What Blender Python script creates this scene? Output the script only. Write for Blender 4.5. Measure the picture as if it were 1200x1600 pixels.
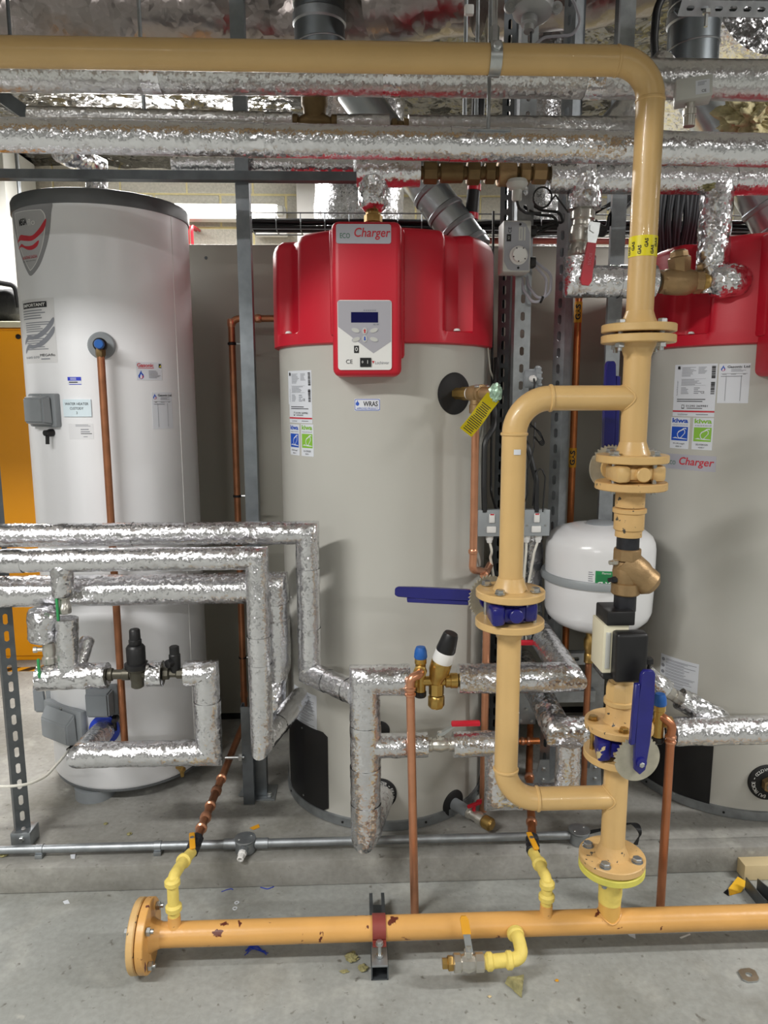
import bpy, bmesh, math, random
from mathutils import Vector as V, Matrix as MX, noise as NZ
random.seed(7)
R_ = math.radians
S = bpy.context.scene
for o in list(bpy.data.objects): bpy.data.objects.remove(o)
# ---------------------------------------------------------------- camera
FPX, CAMH, PITCH, YAW, ROLL = 1150.0, 1.45, R_(9.11), R_(-2.2), R_(-.15)
cd = bpy.data.cameras.new('camera'); cam = bpy.data.objects.new('camera', cd); S.collection.objects.link(cam)
cd.sensor_fit = 'HORIZONTAL'; cd.sensor_width = 36; cd.lens = 36*FPX/1200; cd.clip_start = .05
_f = V((-math.sin(YAW)*math.cos(PITCH), math.cos(YAW)*math.cos(PITCH), -math.sin(PITCH)))
_r = V((math.cos(YAW), math.sin(YAW), 0)); _u = _r.cross(_f)
_r = math.cos(ROLL)*_r + math.sin(ROLL)*_u; _u = _r.cross(_f)
cam.matrix_world = MX(((_r.x, _u.x, -_f.x, 0), (_r.y, _u.y, -_f.y, 0), (_r.z, _u.z, -_f.z, CAMH), (0, 0, 0, 1)))
S.camera = cam
# ---------------------------------------------------------------- world, lamps, exposure
W = bpy.data.worlds.new('world'); S.world = W; W.use_nodes = True
W.node_tree.nodes['Background'].inputs[0].default_value = (.9, .95, 1, 1)
W.node_tree.nodes['Background'].inputs[1].default_value = .05
S.view_settings.view_transform = 'Standard'; S.view_settings.look = 'None'
S.view_settings.gamma = 1; S.view_settings.use_curve_mapping = False
S.view_settings.exposure = 0.52
def lamp(name, loc, rot, sx, sy, power, col=(1, .98, .95)):
    l = bpy.data.lights.new(name, 'AREA'); l.shape = 'RECTANGLE'; l.size = sx; l.size_y = sy
    l.energy = power; l.color = col
    o = bpy.data.objects.new(name, l); S.collection.objects.link(o); o.location = loc; o.rotation_euler = rot
    return o
# fluorescent battens over the aisle in front of the plant, and between the plant and the back wall
lamp('batten_lamp', (-1.9, .0, 2.86), (R_(12), 0, 0), 1.5, .16, 70)
lamp('batten_lamp', (3.2, .75, 2.86), (R_(8), R_(12), 0), 1.5, .16, 70)
lamp('batten_lamp', (2.4, -3.4, 2.86), (0, 0, 0), 1.5, .16, 70)
lamp('batten_lamp', (-1.9, -3.4, 2.86), (0, 0, 0), 1.5, .16, 60)
lamp('batten_lamp', (-1.3, 3.9, 2.78), (0, 0, 0), 1.5, .2, 55)
lamp('batten_lamp', (1.6, 3.9, 2.78), (0, 0, 0), 1.5, .2, 60)
lamp('batten_lamp', (-1.05, 5.0, 2.62), (R_(-70), 0, 0), 1.2, .08, 14)

# ---------------------------------------------------------------- helpers
def at(px, py, Y):
    d = _f + (px-600)/FPX*_r + (800-py)/FPX*_u
    return V((0, 0, CAMH)) + d*(Y/d.y)
def atz(px, py, z):
    d = _f + (px-600)/FPX*_r + (800-py)/FPX*_u
    return V((0, 0, CAMH)) + d*((z-CAMH)/d.z)
def hit(px, py, t):                      # ray against a tank: angle from the front, height
    cx, cy, r = t
    d = _f + (px-600)/FPX*_r + (800-py)/FPX*_u
    a = d.x*d.x+d.y*d.y; b = -2*(d.x*cx+d.y*cy); c = cx*cx+cy*cy-r*r
    q = max(b*b-4*a*c, 0); s = (-b-math.sqrt(q))/(2*a); p = V((0, 0, CAMH))+d*s
    return math.atan2(p.x-cx, cy-p.y), p.z
def cm(t, th, z, o=0):                   # point on a tank's surface, o metres proud
    return V((t[0]+(t[2]+o)*math.sin(th), t[1]-(t[2]+o)*math.cos(th), z))
def hx(h):
    h = h.lstrip('#'); f = lambda v: v/12.92 if v <= .04045 else ((v+.055)/1.055)**2.4
    return tuple(f(int(h[i:i+2], 16)/255) for i in (0, 2, 4))+(1,)
X3, Y3, Z3 = V((1, 0, 0)), V((0, 1, 0)), V((0, 0, 1))
MATS = {}
def mat(name, col, rough=.5, metal=0, var=0, vs=6, bump=0, bs=60, chip=None, ct=.62, cs=14, emit=0, spec=.5, dirt=None, coat=0, alpha=None):
    if name in MATS: return MATS[name]
    m = bpy.data.materials.new(name); m.use_nodes = True; nt = m.node_tree; n = nt.nodes; L = nt.links.new
    b = n['Principled BSDF']; col = hx(col) if isinstance(col, str) else col
    b.inputs['Base Color'].default_value = col; b.inputs['Roughness'].default_value = rough
    b.inputs['Metallic'].default_value = metal; b.inputs['Specular IOR Level'].default_value = spec
    b.inputs['Coat Weight'].default_value = coat
    m.diffuse_color = col
    tc = n.new('ShaderNodeTexCoord'); out = None
    def noise(s, det=5):
        q = n.new('ShaderNodeTexNoise'); q.inputs['Scale'].default_value = s; q.inputs['Detail'].default_value = det
        L(tc.outputs['Object'], q.inputs['Vector']); return q
    def ramp(src, a, b_):
        q = n.new('ShaderNodeMapRange'); q.inputs[1].default_value = a; q.inputs[2].default_value = b_; L(src, q.inputs[0]); return q.outputs[0]
    def mix(fac, A, B):
        q = n.new('ShaderNodeMix'); q.data_type = 'RGBA'; L(fac, q.inputs[0])
        for v, i in ((A, 6), (B, 7)):
            if isinstance(v, tuple): q.inputs[i].default_value = v
            else: L(v, q.inputs[i])
        return q.outputs[2]
    cur = col
    if var:
        d = tuple(c*(1-var) for c in col[:3])+(1,); e = tuple(min(1, c*(1+var*.6)) for c in col[:3])+(1,)
        cur = mix(ramp(noise(vs).outputs[0], .3, .7), d, e)
    if dirt:
        cur = mix(ramp(noise(vs*.45, 8).outputs[0], .5, .72), cur, hx(dirt))
    if chip:
        f = ramp(noise(cs, 6).outputs[0], ct, ct+.02); cur = mix(f, cur, hx(chip))
    if cur is not col: L(cur, b.inputs['Base Color'])
    if bump:
        bp = n.new('ShaderNodeBump'); bp.inputs['Strength'].default_value = bump; bp.inputs['Distance'].default_value = .01
        L(noise(bs, 4).outputs[0], bp.inputs['Height']); L(bp.outputs[0], b.inputs['Normal'])
    if emit:
        b.inputs['Emission Color'].default_value = col; b.inputs['Emission Strength'].default_value = emit
    MATS[name] = m; return m
def foil(name, col='#e6e6e9', rough=.25, s1=105, s2=260, k1=.25, k2=.24, low=2.2, soft=.09):
    """crinkled aluminium: every crease facet leans its own way"""
    m = bpy.data.materials.new(name); m.use_nodes = True; n = m.node_tree.nodes; L = m.node_tree.links.new
    b = n['Principled BSDF']; b.inputs['Metallic'].default_value = 1; b.inputs['Roughness'].default_value = rough
    b.inputs['Base Color'].default_value = hx(col); m.diffuse_color = hx(col)
    tc = n.new('ShaderNodeTexCoord'); ge = n.new('ShaderNodeNewGeometry')
    def vm(op, a_, b_=None, sc=None):
        q = n.new('ShaderNodeVectorMath'); q.operation = op
        for i, v in enumerate((a_, b_)):
            if v is None: continue
            if isinstance(v, tuple): q.inputs[i].default_value = v
            else: L(v, q.inputs[i])
        if sc is not None:
            if isinstance(sc, float): q.inputs['Scale'].default_value = sc
            else: L(sc, q.inputs['Scale'])
        return q.outputs[0]
    def nz(s, d=3):
        q = n.new('ShaderNodeTexNoise'); q.inputs['Scale'].default_value = s; q.inputs['Detail'].default_value = d; L(tc.outputs['Object'], q.inputs[0]); return q
    wob = vm('SCALE', vm('SUBTRACT', nz(s1*.45).outputs[1], (.5, .5, .5)), None, 1.1/s1)
    co = vm('ADD', tc.outputs['Object'], wob)
    def vor(s, stretch):
        mp = n.new('ShaderNodeMapping'); mp.inputs['Scale'].default_value = stretch; L(co, mp.inputs[0])
        q = n.new('ShaderNodeTexVoronoi'); q.inputs['Scale'].default_value = s; L(mp.outputs[0], q.inputs['Vector']); return vm('SUBTRACT', q.outputs['Color'], (.5, .5, .5))
    lo = n.new('ShaderNodeMapRange'); lo.inputs[1].default_value = .35; lo.inputs[2].default_value = .65; lo.inputs[3].default_value = k1*.45; lo.inputs[4].default_value = k1*1.3; L(nz(low, 2).outputs[0], lo.inputs[0])
    t1 = vm('SCALE', vor(s1, (1, 1, 1)), None, lo.outputs[0]); t2 = vm('SCALE', vor(s2, (1, .8, 1.2)), None, k2)
    sm = vm('SCALE', vm('SUBTRACT', nz(s1*.5, 2).outputs[1], (.5, .5, .5)), None, soft*4)
    L(vm('NORMALIZE', vm('ADD', vm('ADD', vm('ADD', ge.outputs['Normal'], t1), t2), sm)), b.inputs['Normal'])
    MATS[name] = m; return m
def concrete(name, a, b_, c, spots='#6a6862', s=2.2):
    m = bpy.data.materials.new(name); m.use_nodes = True; n = m.node_tree.nodes; L = m.node_tree.links.new
    b = n['Principled BSDF']; b.inputs['Roughness'].default_value = .75; m.diffuse_color = hx(a)
    tc = n.new('ShaderNodeTexCoord')
    def nz(s, d, dist=0):
        q = n.new('ShaderNodeTexNoise'); q.inputs['Scale'].default_value = s; q.inputs['Detail'].default_value = d; q.inputs['Distortion'].default_value = dist
        L(tc.outputs['Object'], q.inputs[0]); return q.outputs[0]
    def rg(src, x, y):
        q = n.new('ShaderNodeMapRange'); q.inputs[1].default_value = x; q.inputs[2].default_value = y; L(src, q.inputs[0]); return q.outputs[0]
    def mx(f, A, B):
        q = n.new('ShaderNodeMix'); q.data_type = 'RGBA'; L(f, q.inputs[0])
        for v, i in ((A, 6), (B, 7)):
            if isinstance(v, tuple): q.inputs[i].default_value = v
            else: L(v, q.inputs[i])
        return q.outputs[2]
    k = mx(rg(nz(s, 6), .35, .65), hx(a), hx(b_)); k = mx(rg(nz(s*2.7, 8, .6), .52, .72), k, hx(c))
    k = mx(rg(nz(46, 6, .3), .64, .74), k, hx(spots)); k = mx(rg(nz(3.1, 9, .5), .53, .78), k, hx('#77756c')); k = mx(rg(nz(13, 7), .68, .78), k, hx('#b9b8b1')); k = mx(rg(nz(120, 3), .35, .65), k, mx(rg(nz(120, 3), .4, .6), hx('#8a8a86'), hx('#b5b5b0'))) if 0 else k
    g = mx(rg(nz(60, 9, .3), .34, .66), (.91, .91, .90, 1), (1.06, 1.06, 1.06, 1)); q = n.new('ShaderNodeMix'); q.data_type = 'RGBA'; q.blend_type = 'MULTIPLY'; q.inputs[0].default_value = 1; L(k, q.inputs[6]); L(g, q.inputs[7]); k = q.outputs[2]
    L(k, b.inputs['Base Color'])
    bp = n.new('ShaderNodeBump'); bp.inputs['Strength'].default_value = .25; bp.inputs['Distance'].default_value = .004; L(nz(70, 6), bp.inputs['Height']); L(bp.outputs[0], b.inputs['Normal'])
    MATS[name] = m; return m
# palette
FOIL = foil('foil'); FOILC = foil('foil_crumpled', s1=56, s2=130, k1=.5, k2=.32, rough=.22, soft=.14)
FOILD = foil('foil_dull', col='#d6d6d6', rough=.3, k1=.26, k2=.22)
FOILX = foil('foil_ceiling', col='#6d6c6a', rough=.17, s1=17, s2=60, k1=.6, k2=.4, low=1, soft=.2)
FOILR = foil('foil_tape', rough=.2, s1=50, k1=.2, k2=.15)
OCH = mat('ochre_paint', '#d6b277', .36, 0, .06, 9, .06, 90, coat=.15)
OCHT = mat('ochre_dusty', '#c9923c', .42, 0, .10, 7, .06, 90)
OCHW = mat('ochre_worn', '#d6a25c', .36, 0, .08, 9, .08, 60, chip='#5e2a1c', ct=.655, cs=26)
OCHD = mat('ochre_chipped', '#d6b076', .45, 0, .08, 9, .1, 90, chip='#4a463e', ct=.645, cs=60, dirt='#b2925e')
YEL = mat('yellow_paint', '#e6cf6c', .6, 0, .1, 30, .15, 60)
YELG = mat('yellow_green_paint', '#d8d060', .6, 0, .12, 20, .1, 60)
STEEL = mat('galvanised_steel', '#a6abaf', .48, .9, .18, 30, .04, 80)
POSTM = mat('post_steel', '#868c91', .4, .9, .16, 26)
STEELD = mat('dark_galvanised', '#6f7478', .5, .85, .2, 20)
DUCT = mat('galvanised_duct', '#c4cbd0', .3, .95, .08, 14)
ZINC = mat('zinc_bolt', '#c3c6c6', .32, .95, .1, 60)
COP = mat('copper', '#dc9e7c', .30, .8, .12, 18); COPO = mat('copper_old', '#b57a58', .36, .75, .2, 22)
COPR = mat('copper_red', '#d0804e', .32, .8, .25, 16)
BRS = mat('brass', '#b8975a', .36, .9, .14, 40, .05, 120); BRZ = mat('bronze', '#a48862', .44, .6, .14, 30, .12, 160)
BRZD = mat('bronze_dark', '#75603f', .52, .6, .2, 30, .1, 120); NICK = mat('nickel_brass', '#cfccc4', .3, .85, .1, 40)
BLKP = mat('black_plastic', '#18181a', .42, 0, .1, 40); BLKM = mat('black_matt', '#0f0f11', .6); BLKI = mat('black_iron', '#34353a', .42, .5, .15, 60, .1, 200)
RED = mat('red_plastic', '#c8182f', .4, 0, .03, 6, .03, 300); REDL = mat('red_lever', '#c01a2e', .35); REDD = mat('red_brown_strap', '#8a3f38', .5, .2, .1, 40)
BLUL = mat('blue_lever', '#191a70', .3, 0, .1, 30, coat=.3); BLUC = mat('blue_cap', '#1f5fae', .4); BLUR = mat('blue_collar', '#1c3cb4', .4)
TANK = mat('tank_beige', '#bcbbb4', .3, 0, .02, 3); TANKW = mat('tank_white', '#eff0f3', .32, 0, .02, 3)
LID = mat('tank_lid_grey', '#5c5f61', .4); GRYP = mat('grey_plastic', '#8b9094', .45, 0, .04, 20); GRYL = mat('grey_light_plastic', '#c3c4bf', .45)
GRYM = mat('grey_metal_box', '#9aa0a4', .45, .1); WHT = mat('white_plastic', '#e6e6e4', .4); WHTE = mat('white_enamel', '#e4e5e7', .22, coat=.3)
PAPER = mat('white_paper', '#d9dde4', .5); PAPB = mat('blue_paper', '#d6e6ee', .5); INK = mat('black_ink', '#202024', .6); INKG = mat('grey_ink', '#8b8e96', .6)
INKR = mat('red_ink', '#c62a3a', .5); INKB = mat('blue_ink', '#1d50b8', .5); INKN = mat('green_ink', '#86bc3c', .5); INKE = mat('dark_green_ink', '#2f6f4c', .5)
INKV = mat('royal_ink', '#2c3cc0', .5); PLATE = mat('silver_plate', '#b6b6c0', .4, .2); PLATG = mat('panel_grey', '#a9a8b0', .4)
NAVY = mat('lcd_navy', '#16164a', .12); CREAM = mat('cream_plastic', '#e2dcc2', .5); TAPY = mat('yellow_tape', '#e8d81a', .4); ORNG = mat('orange_tape', '#d99a1c', .5)
CABB = mat('cable_black', '#1c1d1f', .45); CABG = mat('cable_grey', '#a6a5ae', .45); CABW = mat('cable_white', '#dbd9cf', .45)
PART = mat('partition_grey', '#a5a399', .45, .1, .03, 2); ROOMW = mat('wall_grey', '#8f908c', .7, 0, .05, 2); WALLW = mat('wall_white', '#d8d8d2', .7, 0, .05, 2)
CABY = mat('cabinet_yellow', '#e79a06', .4, 0, .04, 3); BAG = mat('bag_black', '#17181a', .65, 0, .2, 20, .4, 40)
WOOL = mat('mineral_wool', '#9a9468', .95, 0, .35, 40, .8, 60); WOOD = mat('pale_timber', '#d9c59a', .6, 0, .12, 8)
BLOCK = mat('block_grey', '#b6b3a9', .85, 0, .16, 60, .35, 120); MORT = mat('mortar_yellow', '#cdc294', .9, 0, .1, 30)
FLOOR = concrete('floor_concrete', '#9ea09d', '#90928e', '#a9aaa5'); PLIN = concrete('plinth_concrete', '#a09f9b', '#8f8e89', '#adaca6', s=3)
TUBEL = mat('lamp_tube', (1, .97, .9, 1), .4, emit=9)

def nb(): return bmesh.new()
def box(bm, a, b, bev=0, m=None, seg=2):
    a, b = V(a), V(b); c = (a+b)/2; s = b-a
    r = bmesh.ops.create_cube(bm, size=1, matrix=MX.Translation(c) @ MX.Diagonal((abs(s.x), abs(s.y), abs(s.z), 1)))
    vs = r['verts']
    if bev:
        es = list({e for v in vs for e in v.link_edges})
        q = bmesh.ops.bevel(bm, geom=es, offset=bev, segments=seg, affect='EDGES', profile=.5)
        vs = list({v for f in q['faces'] for v in f.verts} | {v for v in vs if v.is_valid})
    if m is not None: bmesh.ops.transform(bm, matrix=m, verts=vs)
    return bm
def frame(d, up=None):
    d = V(d).normalized(); u = V(up) if up else (Z3 if abs(d.z) < .9 else X3)
    n = (u-d*u.dot(d)).normalized(); return n, d.cross(n)
def lathe(bm, prof, p=(0, 0, 0), d=Z3, seg=32, up=None, close=False):
    p = V(p); d = V(d).normalized(); n, b = frame(d, up); rings = []
    for r, h in prof:
        if r < 1e-6: rings.append([bm.verts.new(p+d*h)])
        else: rings.append([bm.verts.new(p+d*h+(n*math.cos(2*math.pi*i/seg)+b*math.sin(2*math.pi*i/seg))*r) for i in range(seg)])
    for A, B in zip(rings, rings[1:]):
        for i in range(seg):
            j = (i+1) % seg
            if len(A) == 1 and len(B) == 1: break
            if len(A) == 1: bm.faces.new((A[0], B[i], B[j]))
            elif len(B) == 1: bm.faces.new((A[i], A[j], B[0]))
            else: bm.faces.new((A[i], A[j], B[j], B[i]))
    for Rg in (rings[0], rings[-1]):
        if len(Rg) > 2 and not close: bm.faces.new(Rg)
    if close:
        for i in range(seg):
            j = (i+1) % seg; bm.faces.new((rings[-1][i], rings[-1][j], rings[0][j], rings[0][i]))
    return bm
def cyl(bm, p, q, r, seg=20, bev=0, r2=None):
    p, q = V(p), V(q); L = (q-p).length; r2 = r2 or r
    pr = [(r, 0), (r2, L)] if not bev else [(r-bev, 0), (r, bev), (r2, L-bev), (r2-bev, L)]
    return lathe(bm, pr, p, q-p, seg)
def route(pts, bend=0, n=7):
    pts = [V(p) for p in pts]
    if not bend: return pts
    out = [pts[0]]
    for a, b, c in zip(pts, pts[1:], pts[2:]):
        u, w = (a-b).normalized(), (c-b).normalized(); ang = u.angle(w); h = math.tan(ang/2)
        t = min(bend/max(h, 1e-4), (a-b).length*.49, (c-b).length*.49); r = t*h
        ctr = b+(u+w).normalized()*math.hypot(r, t); s, e = b+u*t-ctr, b+w*t-ctr
        tot = s.angle(e)
        if tot < 1e-3: out.append(b); continue
        for i in range(n+1):
            k = i/n; out.append(ctr+(s*math.sin((1-k)*tot)+e*math.sin(k*tot))/math.sin(tot))
    out.append(pts[-1]); return out
def tube(bm, pts, r, seg=18, bend=0, step=0, nz=0, ns=30, cap=True, rnd=0, n=7):
    pts = route(pts, bend, n); P = []
    for a, b in zip(pts, pts[1:]):
        k = max(1, int((b-a).length/step)) if step else 1
        for i in range(k): P.append(a.lerp(b, i/k))
    P.append(pts[-1]); P = [p for i, p in enumerate(P) if i == 0 or (p-P[i-1]).length > 1e-6]
    d = (P[1]-P[0]).normalized(); nn, bb = frame(d); rings = []
    m = len(P)
    for i, p in enumerate(P):
        din = (P[i]-P[i-1]).normalized() if i else (P[1]-P[0]).normalized()
        dout = (P[i+1]-P[i]).normalized() if i < m-1 else din
        q = d.rotation_difference(din); nn = q @ nn; d = din
        nn = (nn-d*nn.dot(d)).normalized(); bb = d.cross(nn); t = (din+dout).normalized()
        rr = r(i/(m-1)) if callable(r) else r
        ring = []
        for k in range(seg):
            a = 2*math.pi*k/seg; o = nn*math.cos(a)+bb*math.sin(a)
            v = p+o*(rr+(nz*NZ.noise((p+o*rr)*ns) if nz else 0))
            s = d.dot(t)
            if s < .9999: v = v-d*((v-p).dot(t)/max(s, .3))
            ring.append(bm.verts.new(v))
        rings.append(ring)
    for A, B in zip(rings, rings[1:]):
        for i in range(seg):
            j = (i+1) % seg; bm.faces.new((A[i], A[j], B[j], B[i]))
    if cap:
        for Rg, dd in ((rings[0], P[0]-P[1]), (rings[-1], P[-1]-P[-2])):
            if rnd:
                c = sum((v.co for v in Rg), V())/seg; dd = dd.normalized(); prev = Rg
                for q in (.5, .85):
                    nr = [bm.verts.new(c+(v.co-c)*math.sqrt(1-q*q)+dd*rnd*q) for v in Rg]
                    for i in range(seg): bm.faces.new((prev[i], prev[(i+1) % seg], nr[(i+1) % seg], nr[i]))
                    prev = nr
                bm.faces.new(prev)
            else: bm.faces.new(Rg)
    return bm
def prism(bm, pts, o, ux, uy, t):
    o, ux, uy = V(o), V(ux).normalized(), V(uy).normalized(); n = ux.cross(uy)
    A = [bm.verts.new(o+ux*x+uy*y) for x, y in pts]; B = [bm.verts.new(o+ux*x+uy*y+n*t) for x, y in pts]
    bm.faces.new(A[::-1]); bm.faces.new(B); k = len(pts)
    for i in range(k): bm.faces.new((A[i], A[(i+1) % k], B[(i+1) % k], B[i]))
    return bm
def rrect(w, h, r, n=4):
    o = []
    for cx, cy, a in ((w/2-r, h/2-r, 0), (-w/2+r, h/2-r, 90), (-w/2+r, -h/2+r, 180), (w/2-r, -h/2+r, 270)):
        for i in range(n+1): q = R_(a+90*i/n); o.append((cx+r*math.cos(q), cy+r*math.sin(q)))
    return o
def ell(cx, cy, rx, ry, n=20): return [(cx+rx*math.cos(2*math.pi*i/n), cy+ry*math.sin(2*math.pi*i/n)) for i in range(n)]
def strip(bm, pts, w, th):               # bent flat bar of width w along X
    R = []
    for i, p in enumerate(pts):
        a, b = pts[max(0, i-1)], pts[min(len(pts)-1, i+1)]; n = X3.cross(b-a).normalized()*th
        R.append([bm.verts.new(p+X3*s+o) for s, o in ((-w, V()), (w, V()), (w, n), (-w, n))])
    for A, B in zip(R, R[1:]):
        for k in range(4): bm.faces.new((A[k], A[(k+1) % 4], B[(k+1) % 4], B[k]))
    bm.faces.new(R[0]); bm.faces.new(R[-1]); return bm
MW, ROOT = {}, {}
def mesh_of(name, bm, ang=38):
    bmesh.ops.recalc_face_normals(bm, faces=bm.faces)
    for f in bm.faces: f.smooth = True
    lim = R_(ang)
    for e in bm.edges:
        if len(e.link_faces) == 2 and e.calc_face_angle(0) > lim: e.smooth = False
    me = bpy.data.meshes.new(name); bm.to_mesh(me); bm.free(); return me
def link(o): S.collection.objects.link(o); return o
def tag(o, label, cat, group=None):
    o['label'] = label; o['category'] = cat
    if group: o['group'] = group
    return o
def thing(name, label, cat, loc=(0, 0, 0), rz=0, group=None):
    o = link(bpy.data.objects.new(name, None)); o.location = loc; o.rotation_euler = (0, 0, rz); o.empty_display_size = .05
    MW[o.name] = MX.Translation(V(loc)) @ MX.Rotation(rz, 4, 'Z'); return tag(o, label, cat, group)
def part(name, bm, m, parent, label=None, ang=38, kind=None):
    root = ROOT.get(parent.name, parent.name)
    bm.transform(MW[root].inverted()); me = mesh_of(name, bm, ang); me.materials.append(m)
    o = link(bpy.data.objects.new(name, me)); o.parent = parent; ROOT[o.name] = root
    if label: o['label'] = label
    if kind: o['kind'] = kind
    return o
def inst(name, me, parent, mw):          # a further copy of a shared part mesh
    root = ROOT.get(parent.name, parent.name); o = link(bpy.data.objects.new(name, me)); o.parent = parent
    o.matrix_local = MW[root].inverted() @ mw; ROOT[o.name] = root; return o
def solo(name, bm, m, label, cat, group=None, ang=38):
    lo = V((min(v.co.x for v in bm.verts), min(v.co.y for v in bm.verts), min(v.co.z for v in bm.verts)))
    hi = V((max(v.co.x for v in bm.verts), max(v.co.y for v in bm.verts), 0)); c = V(((lo.x+hi.x)/2, (lo.y+hi.y)/2, lo.z))
    bm.transform(MX.Translation(-c)); me = mesh_of(name, bm, ang); me.materials.append(m)
    o = link(bpy.data.objects.new(name, me)); o.location = c; MW[o.name] = MX.Translation(c); return tag(o, label, cat, group)
def struct(name, bm, m, ang=38):
    me = mesh_of(name, bm, ang); me.materials.append(m); o = link(bpy.data.objects.new(name, me)); o['kind'] = 'structure'; MW[o.name] = MX.Identity(4); return o
def rot_to(d, p):                        # matrix taking +Z to d at p
    d = V(d).normalized(); return MX.Translation(V(p)) @ Z3.rotation_difference(d).to_matrix().to_4x4()
_TX = {}
def textgeo(s, bold=0, shear=0):
    k = (s, bold, shear)
    if k not in _TX:
        c = bpy.data.curves.new('t', 'FONT'); c.body = s; c.size = 1; c.offset = bold; c.shear = shear; c.resolution_u = 3; c.align_x = 'CENTER'
        o = bpy.data.objects.new('t', c); me = bpy.data.meshes.new_from_object(o)
        vs = [(v.co.x, v.co.y) for v in me.vertices]; fs = [tuple(p.vertices) for p in me.polygons]
        bpy.data.objects.remove(o); bpy.data.meshes.remove(me); bpy.data.curves.remove(c)
        x0, x1 = min(v[0] for v in vs), max(v[0] for v in vs); y0, y1 = min(v[1] for v in vs), max(v[1] for v in vs)
        _TX[k] = ([(x-(x0+x1)/2, y-(y0+y1)/2) for x, y in vs], fs, x1-x0, y1-y0)
    return _TX[k]
def text(bm, s, f, x, y, h, w=None, rot=0, bold=0, shear=0, off=.001):
    vs, fs, W0, H0 = textgeo(s, bold, shear); sy = h/H0; sx = w/W0 if w else sy; c, q = math.cos(rot), math.sin(rot)
    A = [bm.verts.new(f(x+a*sx*c-b*sy*q, y+a*sx*q+b*sy*c, off)) for a, b in vs]
    for p in fs:
        try: bm.faces.new([A[i] for i in p])
        except ValueError: pass
def flat(p, ux, uz):
    p, ux, uz = V(p), V(ux).normalized(), V(uz).normalized(); n = ux.cross(uz)
    return lambda u, v, o=0: p+ux*u+uz*v+n*o
def onto(t, x0, y0, x1, y1):             # pixel box on a tank -> (map, width, height)
    ym, xm = (y0+y1)/2, (x0+x1)/2
    a, b = hit(x0, ym, t)[0], hit(x1, ym, t)[0]; z1, z0 = hit(xm, y0, t)[1], hit(xm, y1, t)[1]
    th, zc = (a+b)/2, (z0+z1)/2
    return (lambda u, v, o=0: cm(t, th+u/t[2], zc+v, o)), (b-a)*t[2], z1-z0
def sheet(bm, f, pts_or_wh, o0, o1, nx=8):
    if len(pts_or_wh) == 2 and not isinstance(pts_or_wh[0], tuple):
        w, h = pts_or_wh; T = [[bm.verts.new(f(-w/2+w*i/nx, s*h/2, o1)) for i in range(nx+1)] for s in (-1, 1)]
        B = [[bm.verts.new(f(-w/2+w*i/nx, s*h/2, o0)) for i in range(nx+1)] for s in (-1, 1)]
        for i in range(nx):
            bm.faces.new((T[0][i], T[0][i+1], T[1][i+1], T[1][i]))
            bm.faces.new((B[0][i+1], B[0][i], T[0][i], T[0][i+1])) ; bm.faces.new((B[1][i], B[1][i+1], T[1][i+1], T[1][i]))
        for i in (0, nx): bm.faces.new((B[0][i], B[1][i], T[1][i], T[0][i]))
    else:
        bm.faces.new([bm.verts.new(f(x, y, o1)) for x, y in pts_or_wh])
    return bm
def poly(bm, pts, f, off, side=False):
    """a flat outline laid on a surface map, cut finely where the surface curves"""
    x0, x1 = min(p[0] for p in pts), max(p[0] for p in pts)
    if (f((x0+x1)/2, 0, off)-(f(x0, 0, off)+f(x1, 0, off))/2).length < 2e-5:
        bm.faces.new([bm.verts.new(f(x, y, off)) for x, y in pts]); return
    t = bmesh.new(); t.faces.new([t.verts.new((x, y, 0)) for x, y in pts]); n = max(2, int((x1-x0)/.004))
    bmesh.ops.triangulate(t, faces=t.faces[:])
    for i in range(1, n): bmesh.ops.bisect_plane(t, geom=t.verts[:]+t.edges[:]+t.faces[:], plane_co=(x0+(x1-x0)*i/n, 0, 0), plane_no=(1, 0, 0))
    A = {v: bm.verts.new(f(v.co.x, v.co.y, off)) for v in t.verts}
    for p in t.faces: bm.faces.new([A[v] for v in p.verts])
    t.free()
def smooth(pts, n=5):
    o = []; k = len(pts)
    for i in range(k):
        a, b, c, d = (V((*pts[(i+j-1) % k], 0)) for j in range(4))
        for s in range(n):
            t = s/n; q = .5*(2*b+(c-a)*t+(2*a-5*b+4*c-d)*t*t+(3*b-a-3*c+d)*t**3); o.append((q.x, q.y))
    return o
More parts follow.
